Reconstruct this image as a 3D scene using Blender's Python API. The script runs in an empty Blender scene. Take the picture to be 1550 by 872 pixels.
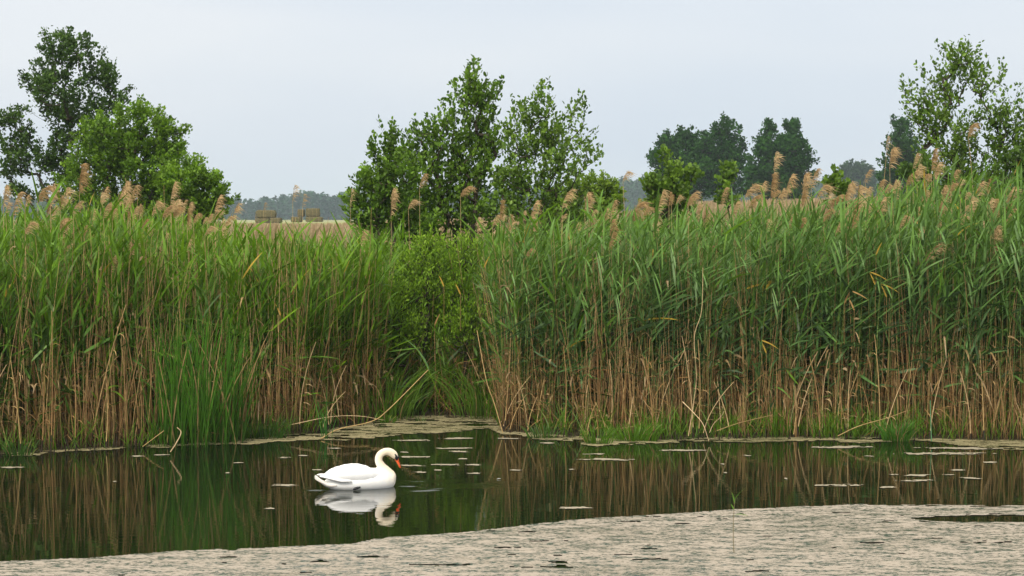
import bpy, math, random
import numpy as np
from mathutils import Vector, Matrix

rng = np.random.default_rng(11)
random.seed(11)
sc = bpy.context.scene
COL = sc.collection

# ------------------------------------------------------------------ camera
F = 2890.0                      # focal length in pixels of a 1550 px wide frame
PITCH = math.atan(111 / F)
CAM_H = 3.3
cd = bpy.data.cameras.new('camera')
cd.lens = 36 * F / 1550
cd.clip_end = 9000
cam = bpy.data.objects.new('camera', cd)
COL.objects.link(cam)
cam.location = (0, 0, CAM_H)
cam.rotation_euler = (math.pi / 2 - PITCH, 0, 0)
sc.camera = cam
cd.dof.use_dof = True
cd.dof.focus_distance = 27.0
cd.dof.aperture_fstop = 7.1

# ------------------------------------------------------------------ world: hazy overcast daylight
SUN_EL, SUN_AZ = math.radians(42), math.radians(203)     # azimuth clockwise from +Y: behind and left of the camera
w = bpy.data.worlds.new('World')
sc.world = w
w.use_nodes = True
nt = w.node_tree
nt.nodes.clear()
sky = nt.nodes.new('ShaderNodeTexSky')
sky.sky_type = 'NISHITA'
sky.sun_disc = False
sky.sun_elevation = SUN_EL
sky.sun_rotation = SUN_AZ
sky.dust_density = 4.0
bg1 = nt.nodes.new('ShaderNodeBackground'); bg1.inputs['Strength'].default_value = 0.10
nt.links.new(sky.outputs[0], bg1.inputs['Color'])
# the veil of thin cloud over that sky
tc = nt.nodes.new('ShaderNodeTexCoord')
mp = nt.nodes.new('ShaderNodeMapping'); mp.inputs['Scale'].default_value = (1.2, 1.2, 5.0)
nz = nt.nodes.new('ShaderNodeTexNoise'); nz.inputs['Scale'].default_value = 1.6; nz.inputs['Detail'].default_value = 3.0
rp = nt.nodes.new('ShaderNodeValToRGB')
rp.color_ramp.elements[0].position = 0.36; rp.color_ramp.elements[0].color = (0.63, 0.70, 0.79, 1)
rp.color_ramp.elements[1].position = 0.66; rp.color_ramp.elements[1].color = (0.77, 0.80, 0.84, 1)
bg2 = nt.nodes.new('ShaderNodeBackground'); bg2.inputs['Strength'].default_value = 1.22
mx = nt.nodes.new('ShaderNodeMixShader'); mx.inputs[0].default_value = 0.85
wo = nt.nodes.new('ShaderNodeOutputWorld')
nt.links.new(tc.outputs['Generated'], mp.inputs[0]); nt.links.new(mp.outputs[0], nz.inputs['Vector'])
nt.links.new(nz.outputs[0], rp.inputs[0])
sxw = nt.nodes.new('ShaderNodeSeparateXYZ'); nt.links.new(tc.outputs['Generated'], sxw.inputs[0])
el = nt.nodes.new('ShaderNodeMapRange'); el.inputs[1].default_value = 0.10; el.inputs[2].default_value = 0.75; el.interpolation_type = 'SMOOTHSTEP'
nt.links.new(sxw.outputs['Z'], el.inputs[0])
mw = nt.nodes.new('ShaderNodeMix'); mw.data_type = 'RGBA'; mw.inputs[7].default_value = (1.40, 1.35, 1.24, 1)
nt.links.new(el.outputs[0], mw.inputs[0]); nt.links.new(rp.outputs[0], mw.inputs[6]); nt.links.new(mw.outputs[2], bg2.inputs['Color'])
nt.links.new(bg1.outputs[0], mx.inputs[1]); nt.links.new(bg2.outputs[0], mx.inputs[2]); nt.links.new(mx.outputs[0], wo.inputs[0])

sd = bpy.data.lights.new('sun', 'SUN')
sd.energy = 2.9
sd.angle = math.radians(14)
sd.color = (1.0, 0.94, 0.85)
sun = bpy.data.objects.new('sun', sd)
COL.objects.link(sun)
dv = Vector((math.sin(SUN_AZ) * math.cos(SUN_EL), math.cos(SUN_AZ) * math.cos(SUN_EL), math.sin(SUN_EL)))
sun.rotation_euler = dv.to_track_quat('Z', 'Y').to_euler()

sc.view_settings.view_transform = 'Standard'
sc.view_settings.look = 'None'
sc.view_settings.exposure = 0.0
sc.view_settings.gamma = 1.0
sc.cycles.max_bounces = 6
sc.cycles.volume_bounces = 0
sc.cycles.use_denoising = True

# ------------------------------------------------------------------ measuring helpers
CP, SP = math.cos(PITCH), math.sin(PITCH)


def ray(px, py):
    a, b = (px - 775) / F, -(py - 436) / F
    return np.array([a, CP + b * SP, -SP + b * CP])


def at(px, py, Y):
    d = ray(px, py)
    return d * (Y / d[1]) + np.array([0, 0, CAM_H])


def ground_pt(px, py, z=0.0):
    d = ray(px, py)
    return d * ((z - CAM_H) / d[2]) + np.array([0, 0, CAM_H])


def px_of(x, y):
    return x / (y * CP) * F + 775      # good enough near the horizon


def smooth(a):
    return a * a * (3 - 2 * a)


# front line of the reeds and of the far scum, in plan
RF = np.array([ground_pt(*p)[:2] for p in [(-260, 700), (0, 686), (200, 674), (330, 668), (450, 656), (560, 640), (610, 629), (745, 629), (762, 652), (880, 660), (1000, 663), (1100, 661), (1300, 661), (1550, 666), (1800, 670)]])


def front(x):
    return np.interp(x, RF[:, 0], RF[:, 1])


def hash2(ix, iy, seed):
    h = np.sin(ix * 127.1 + iy * 311.7 + seed * 74.7) * 43758.5453
    return h - np.floor(h)


def vnoise(x, y, seed=0):
    ix, iy = np.floor(x), np.floor(y)
    fx, fy = smooth(x - ix), smooth(y - iy)
    a, b = hash2(ix, iy, seed), hash2(ix + 1, iy, seed)
    c, d = hash2(ix, iy + 1, seed), hash2(ix + 1, iy + 1, seed)
    return (a * (1 - fx) + b * fx) * (1 - fy) + (c * (1 - fx) + d * fx) * fy


def fbm(x, y, seed=0, o=4):
    s, a, t = 0, 1.0, 0
    for k in range(o):
        s = s + a * vnoise(x * 2 ** k, y * 2 ** k, seed + k * 3)
        t += a
        a *= 0.55
    return s / t


TY = np.array([10, 26, 33, 40, 70, 100, 160, 231, 400, 700, 1200, 2500, 6000.])
TZ = np.array([-0.9, -0.3, 0.25, 0.35, 0.7, 1.0, 1.70, 2.28, 1.7, 0.4, -1.6, -2.2, -2.5])


def terr(x, y):
    """height of the land: under water short of the reeds, a low mud bank at their foot, then a gentle rise"""
    f = front(np.clip(x, -12, 13))
    k = np.clip((y - f) / 1.2, 0, 1)
    base = np.interp(y, TY, TZ)
    near = -0.25 + (0.03 + 0.25) * np.clip((y - f + 0.9) / 0.9, 0, 1)
    return np.where(y < f, near, np.maximum(0.03 + (np.maximum(base, 0.03) - 0.03) * smooth(k), 0.03))


# ------------------------------------------------------------------ mesh helpers
class G:
    """collects numpy geometry and links it as one mesh object"""

    def __init__(s):
        s.V, s.Q, s.T, s.C, s.n = [], [], [], [], 0

    def add(s, V, Q=None, T=None, C=None):
        V = np.asarray(V, float).reshape(-1, 3)
        if Q is not None and len(Q): s.Q.append(np.asarray(Q, int).reshape(-1, 4) + s.n)
        if T is not None and len(T): s.T.append(np.asarray(T, int).reshape(-1, 3) + s.n)
        if C is None: C = np.ones((len(V), 3)) * 0.5
        C = np.asarray(C, float)
        if C.ndim == 1: C = np.tile(C, (len(V), 1))
        s.V.append(V); s.C.append(C.reshape(-1, 3)); s.n += len(V)

    def mesh(s, name, mat, smooth_=False):
        V = np.concatenate(s.V); C = np.concatenate(s.C)
        Q = np.concatenate(s.Q) if s.Q else np.zeros((0, 4), int)
        T = np.concatenate(s.T) if s.T else np.zeros((0, 3), int)
        me = bpy.data.meshes.new(name)
        me.vertices.add(len(V)); me.vertices.foreach_set('co', V.ravel())
        nl = Q.size + T.size
        me.loops.add(nl)
        me.loops.foreach_set('vertex_index', np.concatenate([Q.ravel(), T.ravel()]))
        me.polygons.add(len(Q) + len(T))
        ls = np.concatenate([np.arange(len(Q)) * 4, Q.size + np.arange(len(T)) * 3])
        me.polygons.foreach_set('loop_start', ls)
        if smooth_: me.polygons.foreach_set('use_smooth', np.ones(len(Q) + len(T), bool))
        me.update(calc_edges=True)
        at_ = me.attributes.new('Col', 'FLOAT_COLOR', 'POINT')
        at_.data.foreach_set('color', np.concatenate([C, np.ones((len(C), 1))], 1).ravel())
        me.materials.append(mat)
        return me

    def build(s, name, mat, parent=None, smooth_=False):
        return link(name, s.mesh(name, mat, smooth_), parent)


def link(name, me, parent=None):
    o = bpy.data.objects.new(name, me)
    COL.objects.link(o)
    if parent: o.parent = parent
    return o


def tag(o, label=None, cat=None, group=None, kind=None):
    if label: o['label'] = label
    if cat: o['category'] = cat
    if group: o['group'] = group
    if kind: o['kind'] = kind
    return o


def empty(name, loc, label, cat, group=None, rz=0.0):
    o = bpy.data.objects.new(name, None)
    COL.objects.link(o)
    o.location = loc
    o.rotation_euler = (0, 0, rz)
    o.empty_display_size = 0.2
    return tag(o, label, cat, group)


def copy_tree(src, loc, rz=0.0, scale=1.0, tilt=(0, 0), label=None, group=None):
    c = src.copy(); COL.objects.link(c)
    c.location = loc; c.rotation_euler = (tilt[0], tilt[1], rz); c.scale = (scale,) * 3
    if label: c['label'] = label
    if group: c['group'] = group
    for ch in src.children:
        d = ch.copy(); COL.objects.link(d); d.parent = c
    return c


def norm(a):
    return a / np.maximum(np.linalg.norm(a, axis=-1, keepdims=True), 1e-9)


def lerp(a, b, t):
    return a * (1 - t) + b * t


def per_item(a, N):
    return np.broadcast_to(np.ravel(a), (N,)).reshape(N, 1, 1)


def ribbons(g, P0, D, L, W, B, side, S, C0, C1, prof='leaf'):
    """N curved strips: p(t) = P0 + D L t + B L t^2"""
    N = len(P0)
    t = np.linspace(0, 1, S + 1)[None, :, None]
    L_ = per_item(L, N); W_ = per_item(W, N)
    p = P0[:, None] + D[:, None] * L_ * t + B[:, None] * L_ * t * t
    if prof == 'leaf': wt = np.minimum(1, 0.45 + t * 3) * np.sqrt(np.clip(1 - t ** 1.7, 0, 1))
    elif prof == 'strap': wt = np.clip(1.15 - t ** 2.2, 0.03, 1)
    else: wt = np.sin(np.pi * np.clip(t, 0.04, 0.96))
    off = side[:, None] * W_ * 0.5 * np.maximum(wt, 0.04)
    V = np.stack([p - off, p + off], 2)
    C = lerp(C0[:, None], C1[:, None], t)
    C = np.repeat(C[:, :, None], 2, 2)
    k = np.arange(S)
    q = np.stack([2 * k, 2 * k + 1, 2 * k + 3, 2 * k + 2], 1)
    Q = q[None] + (np.arange(N) * 2 * (S + 1))[:, None, None]
    g.add(V, Q=Q, C=C)


def stems(g, P0, D, L, B, r0, r1, S, cols, sides=3):
    """N upright round stems; cols is a list of (t, colour N x 3)"""
    N = len(P0)
    t = np.linspace(0, 1, S + 1)
    tt = t[None, :, None]
    L_ = per_item(L, N)
    p = P0[:, None] + D[:, None] * L_ * tt + B[:, None] * L_ * tt * tt
    r = lerp(per_item(r0, N), per_item(r1, N), tt)
    a = np.arange(sides) * 2 * np.pi / sides
    ring = np.stack([np.cos(a), np.sin(a), a * 0], 1)[None, None]
    V = p[:, :, None] + ring * r[:, :, None]
    ts = [c[0] for c in cols]
    C = np.zeros((N, S + 1, 3))
    for j, x in enumerate(t):
        i = max(0, min(len(ts) - 2, int(np.searchsorted(ts, x, 'right')) - 1))
        f = (x - ts[i]) / (ts[i + 1] - ts[i])
        C[:, j] = lerp(cols[i][1], cols[i + 1][1], min(1, max(0, f)))
    C = np.repeat(C[:, :, None], sides, 2)
    Q = []
    for k in range(S):
        for j in range(sides):
            j2 = (j + 1) % sides
            Q.append([k * sides + j, k * sides + j2, (k + 1) * sides + j2, (k + 1) * sides + j])
    Q = np.array(Q)[None] + (np.arange(N) * sides * (S + 1))[:, None, None]
    g.add(V, Q=Q, C=C)
    return p


def frusta(g, A, Bp, ra, rb, C, sides=4):
    """tapered pieces from A to B, any direction"""
    N = len(A)
    d = norm(Bp - A)
    h = np.where(np.abs(d[:, 2:3]) > 0.9, np.array([[1., 0, 0]]), np.array([[0, 0, 1.]]))
    u = norm(np.cross(d, h)); v = np.cross(d, u)
    a = np.arange(sides) * 2 * np.pi / sides
    ring = u[:, None] * np.cos(a)[None, :, None] + v[:, None] * np.sin(a)[None, :, None]
    V = np.stack([A[:, None] + ring * per_item(ra, N), Bp[:, None] + ring * per_item(rb, N)], 1)
    Q = np.array([[j, (j + 1) % sides, sides + (j + 1) % sides, sides + j] for j in range(sides)])
    Q = Q[None] + (np.arange(N) * 2 * sides)[:, None, None]
    g.add(V, Q=Q, C=np.repeat(np.asarray(C).reshape(-1, 3) if np.ndim(C) > 1 else np.tile(C, (N, 1)), 2 * sides, 0))


def tube(g, pts, r0, r1, c, sides=6):
    pts = np.asarray(pts, float)
    n = len(pts)
    r = np.linspace(r0, r1, n)
    frusta(g, pts[:-1], pts[1:], r[:-1], r[1:], np.asarray(c, float), sides)


def spline(P, k=6):
    P = np.asarray(P, float)
    Q = np.vstack([2 * P[0] - P[1], P, 2 * P[-1] - P[-2]])
    out = []
    for i in range(1, len(Q) - 2):
        for t in np.linspace(0, 1, k, endpoint=False):
            a, b, c, d = Q[i - 1], Q[i], Q[i + 1], Q[i + 2]
            out.append(0.5 * (2 * b + (c - a) * t + (2 * a - 5 * b + 4 * c - d) * t * t + (3 * b - a - 3 * c + d) * t ** 3))
    out.append(Q[-2])
    return np.array(out)


def leaves(g, P, A, Nn, s, wr, C):
    """N folded ovate leaves: two quads each, base P, axis A, normal Nn"""
    b = norm(np.cross(A, Nn)); Nn = np.cross(b, A)
    s = np.reshape(s, (-1, 1))
    w1, w2 = 0.40 * wr, 0.36 * wr
    V = np.stack([P,
                  P + A * s * .28 + b * s * w1 + Nn * s * .10,
                  P + A * s * .72 + b * s * w2 + Nn * s * .07,
                  P + A * s - Nn * s * .06,
                  P + A * s * .72 - b * s * w2 + Nn * s * .07,
                  P + A * s * .28 - b * s * w1 + Nn * s * .10], 1)
    Q = np.array([[0, 1, 2, 3], [0, 3, 4, 5]])[None] + (np.arange(len(P)) * 6)[:, None, None]
    g.add(V, Q=Q, C=np.repeat(C, 6, 0))


# ------------------------------------------------------------------ materials
def new_mat(name):
    m = bpy.data.materials.new(name); m.use_nodes = True
    nt = m.node_tree; nt.nodes.clear()
    out = nt.nodes.new('ShaderNodeOutputMaterial')
    return m, nt, out


def N_(nt, t, **kw):
    n = nt.nodes.new(t)
    for k, v in kw.items():
        if k in n.inputs: n.inputs[k].default_value = v
        else: setattr(n, k, v)
    return n


def plant_mat(name, trans=0.3, rough=0.45, spec=0.35, nscale=9.0, namp=0.3):
    """colour attribute with a fine natural variation, some light passing through the blade"""
    m, nt, out = new_mat(name)
    at_ = N_(nt, 'ShaderNodeAttribute'); at_.attribute_name = 'Col'
    tc = N_(nt, 'ShaderNodeTexCoord')
    nz = N_(nt, 'ShaderNodeTexNoise', Scale=nscale, Detail=3.0)
    nt.links.new(tc.outputs['Object'], nz.inputs['Vector'])
    mr = N_(nt, 'ShaderNodeMapRange'); mr.inputs[1].default_value = 0.3; mr.inputs[2].default_value = 0.7
    mr.inputs[3].default_value = 1 - namp; mr.inputs[4].default_value = 1 + namp
    nt.links.new(nz.outputs[0], mr.inputs[0])
    vm = N_(nt, 'ShaderNodeVectorMath', operation='SCALE')
    nt.links.new(at_.outputs['Color'], vm.inputs[0]); nt.links.new(mr.outputs[0], vm.inputs['Scale'])
    p = N_(nt, 'ShaderNodeBsdfPrincipled'); p.inputs['Roughness'].default_value = rough
    p.inputs['Specular IOR Level'].default_value = spec
    nt.links.new(vm.outputs[0], p.inputs['Base Color'])
    if trans > 0:
        tr = N_(nt, 'ShaderNodeBsdfTranslucent')
        ms = N_(nt, 'ShaderNodeMixShader'); ms.inputs[0].default_value = trans
        nt.links.new(vm.outputs[0], tr.inputs['Color'])
        nt.links.new(p.outputs[0], ms.inputs[1]); nt.links.new(tr.outputs[0], ms.inputs[2]); nt.links.new(ms.outputs[0], out.inputs[0])
    else:
        nt.links.new(p.outputs[0], out.inputs[0])
    return m


def simple_mat(name, col, rough=0.6, spec=0.4, bump=0.0, scale=40, var=0.15):
    m, nt, out = new_mat(name)
    tc = N_(nt, 'ShaderNodeTexCoord'); nz = N_(nt, 'ShaderNodeTexNoise', Scale=scale, Detail=4.0)
    nt.links.new(tc.outputs['Object'], nz.inputs['Vector'])
    r = N_(nt, 'ShaderNodeValToRGB')
    r.color_ramp.elements[0].position = 0.3; r.color_ramp.elements[1].position = 0.7
    r.color_ramp.elements[0].color = tuple(c * (1 - var) for c in col) + (1,)
    r.color_ramp.elements[1].color = tuple(min(1, c * (1 + var)) for c in col) + (1,)
    nt.links.new(nz.outputs[0], r.inputs[0])
    p = N_(nt, 'ShaderNodeBsdfPrincipled'); p.inputs['Roughness'].default_value = rough
    p.inputs['Specular IOR Level'].default_value = spec
    nt.links.new(r.outputs[0], p.inputs['Base Color'])
    if bump:
        b = N_(nt, 'ShaderNodeBump'); b.inputs['Strength'].default_value = bump; b.inputs['Distance'].default_value = 0.01
        nt.links.new(nz.outputs[0], b.inputs['Height']); nt.links.new(b.outputs[0], p.inputs['Normal'])
    nt.links.new(p.outputs[0], out.inputs[0])
    return m


M_LEAF = plant_mat('reed_leaf', 0.40, 0.42, 0.28)
M_STEM = plant_mat('reed_stem', 0.0, 0.6, 0.2, 14, 0.25)
M_PLUME = plant_mat('reed_plume', 0.4, 0.9, 0.0, 30, 0.2)
M_TREE = plant_mat('tree_leaf', 0.36, 0.45, 0.3, 3.0, 0.35)
M_BARK = plant_mat('bark', 0.0, 0.9, 0.1, 12, 0.3)
M_FAR = plant_mat('far_foliage', 0.12, 0.8, 0.1, 0.25, 0.4)

# ------------------------------------------------------------------ ground, water, haze
xs = np.concatenate([np.linspace(-3000, -60, 14), np.linspace(-50, -14, 8), np.linspace(-12, 14, 131), np.linspace(16, 50, 8), np.linspace(60, 3000, 14)])
ys = np.concatenate([np.linspace(12, 24, 4), np.linspace(25, 36, 89), np.linspace(37, 100, 40), np.linspace(110, 700, 40), np.linspace(800, 6000, 16)])
X, Y = np.meshgrid(xs, ys)
Z = terr(X, Y) + np.where(Y > front(np.clip(X, -12, 13)), 0.05 * (fbm(X * 1.3, Y * 1.3, 5) - 0.3), 0)
nx, ny = len(xs), len(ys)
idx = np.arange(nx * ny).reshape(ny, nx)
Qg = np.stack([idx[:-1, :-1], idx[:-1, 1:], idx[1:, 1:], idx[1:, :-1]], -1).reshape(-1, 4)
g = G(); g.add(np.stack([X, Y, Z], -1), Q=Qg)
m, nt, out = new_mat('ground')
gm = N_(nt, 'ShaderNodeNewGeometry'); sx = N_(nt, 'ShaderNodeSeparateXYZ'); nt.links.new(gm.outputs['Position'], sx.inputs[0])
nz = N_(nt, 'ShaderNodeTexNoise', Scale=0.6, Detail=6.0); nt.links.new(gm.outputs['Position'], nz.inputs['Vector'])
r1 = N_(nt, 'ShaderNodeValToRGB'); r1.color_ramp.elements[0].color = (0.02, 0.016, 0.01, 1); r1.color_ramp.elements[1].color = (0.05, 0.045, 0.02, 1)
r2 = N_(nt, 'ShaderNodeValToRGB'); r2.color_ramp.elements[0].color = (0.16, 0.19, 0.06, 1); r2.color_ramp.elements[1].color = (0.36, 0.34, 0.14, 1)
r2.color_ramp.elements[0].position = 0.35; r2.color_ramp.elements[1].position = 0.6
nz2 = N_(nt, 'ShaderNodeTexNoise', Scale=0.02, Detail=5.0); nt.links.new(gm.outputs['Position'], nz2.inputs['Vector'])
nt.links.new(nz.outputs[0], r1.inputs[0]); nt.links.new(nz2.outputs[0], r2.inputs[0])
mr = N_(nt, 'ShaderNodeMapRange'); mr.inputs[1].default_value = 110; mr.inputs[2].default_value = 150
nt.links.new(sx.outputs['Y'], mr.inputs[0])
mxc = N_(nt, 'ShaderNodeMix', data_type='RGBA')
nt.links.new(mr.outputs[0], mxc.inputs[0]); nt.links.new(r1.outputs[0], mxc.inputs[6]); nt.links.new(r2.outputs[0], mxc.inputs[7])
p = N_(nt, 'ShaderNodeBsdfPrincipled'); p.inputs['Roughness'].default_value = 0.9; p.inputs['Specular IOR Level'].default_value = 0.1
nt.links.new(mxc.outputs[2], p.inputs['Base Color']); nt.links.new(p.outputs[0], out.inputs[0])
tag(g.build('ground', m, smooth_=True), 'low marshy bank and pale field behind the reeds', kind='structure')

# swan stands here
SW = ground_pt(543, 738.5)
SWR = math.radians(19)

# water: one sheet, finer around the swan where its ripples run
xs = np.concatenate([np.linspace(-400, -9, 18), np.linspace(-8.6, SW[0] - 1.0, 30), np.linspace(SW[0] - 0.95, SW[0] + 2.0, 270), np.linspace(SW[0] + 2.1, 9, 30), np.linspace(12, 400, 18)])
ys = np.concatenate([np.linspace(-60, SW[1] - 1.6, 20), np.linspace(SW[1] - 1.5, SW[1] + 1.5, 220), np.linspace(SW[1] + 1.6, 40, 24)])
X, Y = np.meshgrid(xs, ys)
Z = np.zeros_like(X)


def packet(cx, cy, ang, ln, wd, lam, amp, ph=0.0):
    dx, dy = X - cx, Y - cy
    u = dx * math.cos(ang) + dy * math.sin(ang)
    v = -dx * math.sin(ang) + dy * math.cos(ang)
    v = v + 0.02 * np.sin(u * 9 + ph)
    return amp * np.exp(-(u / ln) ** 2 - (v / wd) ** 2) * np.cos(2 * np.pi * v / lam + ph)


for (a, b, an, ln, wd, lam, amp, ph) in [
        (617, 736.3, 0.15, 0.16, 0.05, 0.050, 0.0034, 0), (648, 742.5, 0.45, 0.26, 0.07, 0.052, 0.0036, 1),
        (660, 740, 0.45, 0.22, 0.06, 0.045, 0.0030, 2), (477, 742, 0.05, 0.16, 0.05, 0.09, 0.0058, 1.2),
        (640, 729, 0.2, 0.35, 0.12, 0.09, 0.0022, 2), (560, 748, 0.1, 0.6, 0.15, 0.11, 0.0012, 0.5),
        (720, 735, 0.4, 0.5, 0.2, 0.11, 0.0016, 0.7), (590, 775, 0.05, 0.9, 0.5, 0.13, 0.0006, 0.7)]:
    c = ground_pt(a, b)
    Z += packet(c[0], c[1], an, ln, wd, lam, amp, ph)
nx, ny = len(xs), len(ys)
idx = np.arange(nx * ny).reshape(ny, nx)
Qg = np.stack([idx[:-1, :-1], idx[:-1, 1:], idx[1:, 1:], idx[1:, :-1]], -1).reshape(-1, 4)
g = G(); g.add(np.stack([X, Y, Z], -1), Q=Qg)
m, nt, out = new_mat('pond_water')
p = N_(nt, 'ShaderNodeBsdfPrincipled')
p.inputs['Base Color'].default_value = (0.007, 0.011, 0.004, 1); p.inputs['Roughness'].default_value = 0.012; p.inputs['IOR'].default_value = 1.6
gm = N_(nt, 'ShaderNodeNewGeometry')
mpn = N_(nt, 'ShaderNodeMapping'); mpn.inputs['Scale'].default_value = (0.8, 3.2, 1)
nt.links.new(gm.outputs['Position'], mpn.inputs[0])
nz = N_(nt, 'ShaderNodeTexNoise', Scale=2.3, Detail=3.0, Roughness=0.45); nt.links.new(mpn.outputs[0], nz.inputs['Vector'])
b = N_(nt, 'ShaderNodeBump'); b.inputs['Strength'].default_value = 1.0; b.inputs['Distance'].default_value = 0.0013
nt.links.new(nz.outputs[0], b.inputs['Height']); nt.links.new(b.outputs[0], p.inputs['Normal']); nt.links.new(p.outputs[0], out.inputs[0])
tag(g.build('water', m, smooth_=True), 'still dark pond water mirroring the reeds', kind='structure')

# haze
g = G()
hx0, hx1, hy0, hy1, hz0, hz1 = -2200, 2200, -30, 2600, -4.0, 42
V = [(x, y, z) for z in (hz0, hz1) for y in (hy0, hy1) for x in (hx0, hx1)]
g.add(V, Q=[[0, 2, 3, 1], [4, 5, 7, 6], [0, 1, 5, 4], [1, 3, 7, 5], [3, 2, 6, 7], [2, 0, 4, 6]])
m, nt, out = new_mat('haze_air')
pv = N_(nt, 'ShaderNodeVolumePrincipled'); pv.inputs['Color'].default_value = (0.78, 0.93, 1.0, 1); pv.inputs['Density'].default_value = 0.00023
nt.links.new(pv.outputs[0], out.inputs['Volume'])
HAZE = g.build('haze', m)
tag(HAZE, 'thin pale haze over the marsh', kind='stuff')


# ------------------------------------------------------------------ floating scum
def mat_scum(name, c_lo, c_hi, c_gap, gap=0.42, sx=2.0, sy=6.0):
    m, nt, out = new_mat(name)
    gm = N_(nt, 'ShaderNodeNewGeometry')
    mp = N_(nt, 'ShaderNodeMapping'); mp.inputs['Scale'].default_value = (sx, sy, 1)
    nt.links.new(gm.outputs['Position'], mp.inputs[0])
    n1 = N_(nt, 'ShaderNodeTexNoise', Scale=1.0, Detail=5.0, Roughness=0.6); nt.links.new(mp.outputs[0], n1.inputs['Vector'])
    n2 = N_(nt, 'ShaderNodeTexNoise', Scale=46.0, Detail=4.0, Roughness=0.8); nt.links.new(gm.outputs['Position'], n2.inputs['Vector'])
    mp3 = N_(nt, 'ShaderNodeMapping'); mp3.inputs['Scale'].default_value = (9, 20, 1); nt.links.new(gm.outputs['Position'], mp3.inputs[0])
    n3 = N_(nt, 'ShaderNodeTexNoise', Scale=1.6, Detail=6.0, Roughness=0.7); nt.links.new(mp3.outputs[0], n3.inputs['Vector'])
    add = N_(nt, 'ShaderNodeMath', operation='MULTIPLY_ADD'); add.inputs[1].default_value = 0.95
    nb = N_(nt, 'ShaderNodeTexNoise', Scale=0.7, Detail=2.0); mpb = N_(nt, 'ShaderNodeMapping'); mpb.inputs['Scale'].default_value = (.6, 2.2, 1)
    nt.links.new(gm.outputs['Position'], mpb.inputs[0]); nt.links.new(mpb.outputs[0], nb.inputs['Vector'])
    ab = N_(nt, 'ShaderNodeMath', operation='MULTIPLY_ADD'); ab.inputs[1].default_value = 0.55; nt.links.new(nb.outputs[0], ab.inputs[0])
    hb = N_(nt, 'ShaderNodeMath', operation='MULTIPLY_ADD'); hb.inputs[1].default_value = 0.5; hb.inputs[2].default_value = -.02
    nt.links.new(n1.outputs[0], hb.inputs[0]); nt.links.new(hb.outputs[0], ab.inputs[2])
    nt.links.new(n2.outputs[0], add.inputs[0]); nt.links.new(ab.outputs[0], add.inputs[2])
    r = N_(nt, 'ShaderNodeValToRGB')
    r.color_ramp.elements[0].position = 0.76; r.color_ramp.elements[0].color = c_lo + (1,)
    r.color_ramp.elements[1].position = 1.10; r.color_ramp.elements[1].color = c_hi + (1,)
    nt.links.new(add.outputs[0], r.inputs[0])
    # gaps between the fronds where wet dark water shows
    a2 = N_(nt, 'ShaderNodeMath', operation='MULTIPLY_ADD'); a2.inputs[1].default_value = 0.5
    nt.links.new(n1.outputs[0], a2.inputs[0]); nt.links.new(n3.outputs[0], a2.inputs[2])
    rg = N_(nt, 'ShaderNodeMapRange'); rg.inputs[1].default_value = gap + 0.25 - 0.035; rg.inputs[2].default_value = gap + 0.25 + 0.035
    nt.links.new(a2.outputs[0], rg.inputs[0])
    p = N_(nt, 'ShaderNodeBsdfPrincipled'); p.inputs['Roughness'].default_value = 0.85; p.inputs['Specular IOR Level'].default_value = 0.15
    nt.links.new(r.outputs[0], p.inputs['Base Color'])
    bp = N_(nt, 'ShaderNodeBump'); bp.inputs['Strength'].default_value = 0.9; bp.inputs['Distance'].default_value = 0.02
    nt.links.new(n2.outputs[0], bp.inputs['Height']); nt.links.new(bp.outputs[0], p.inputs['Normal'])
    q = N_(nt, 'ShaderNodeBsdfPrincipled'); q.inputs['Base Color'].default_value = c_gap + (1,); q.inputs['Roughness'].default_value = 0.25
    ms = N_(nt, 'ShaderNodeMixShader')
    nt.links.new(rg.outputs[0], ms.inputs[0]); nt.links.new(q.outputs[0], ms.inputs[1]); nt.links.new(p.outputs[0], ms.inputs[2])
    nt.links.new(ms.outputs[0], out.inputs[0])
    return m


M_SCUM = mat_scum('algae_scum', (0.15, 0.14, 0.09), (0.45, 0.385, 0.31), (0.03, 0.06, 0.045), 0.47, 3.2, 7.5)
M_SCUM2 = mat_scum('duckweed_scum', (0.06, 0.07, 0.018), (0.36, 0.31, 0.17), (0.02, 0.025, 0.012), 0.455, 3.0, 6.0)  # greener than the near mat, and darkened with painted shade from the reeds
M_PATCH = simple_mat('algae_flake', (0.32, 0.28, 0.20), 0.8, 0.2, 0.5, 30, 0.3)


def sheet(name, mat, xs, ys, keep, z, relief, label):
    X, Y = np.meshgrid(xs, ys)
    k = keep(X, Y)
    ny, nx = X.shape
    idx = np.arange(nx * ny).reshape(ny, nx)
    ok = (k[:-1, :-1] & k[1:, 1:]) & (k[1:, :-1] & k[:-1, 1:])
    Q = np.stack([idx[:-1, :-1], idx[:-1, 1:], idx[1:, 1:], idx[1:, :-1]], -1)[ok]
    used = np.unique(Q); re = np.full(nx * ny, -1); re[used] = np.arange(len(used))
    Z = z + relief * fbm(X * 12, Y * 12, 9)
    V = np.stack([X, Y, Z], -1).reshape(-1, 3)[used]
    V[:, 0] += (rng.random(len(V)) - .5) * (xs[1] - xs[0]) * .7
    g = G(); g.add(V, Q=re[Q])
    return tag(g.build(name, mat, smooth_=True), label, kind='stuff')


ME = np.array([ground_pt(*p)[:2] for p in [(-700, 880), (0, 851), (140, 844), (270, 834), (400, 829), (530, 824), (575, 815), (700, 806), (850, 789), (900, 784), (1000, 779), (1100, 772), (1200, 768), (1280, 764), (1400, 764), (1550, 766), (1900, 768)]])


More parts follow.
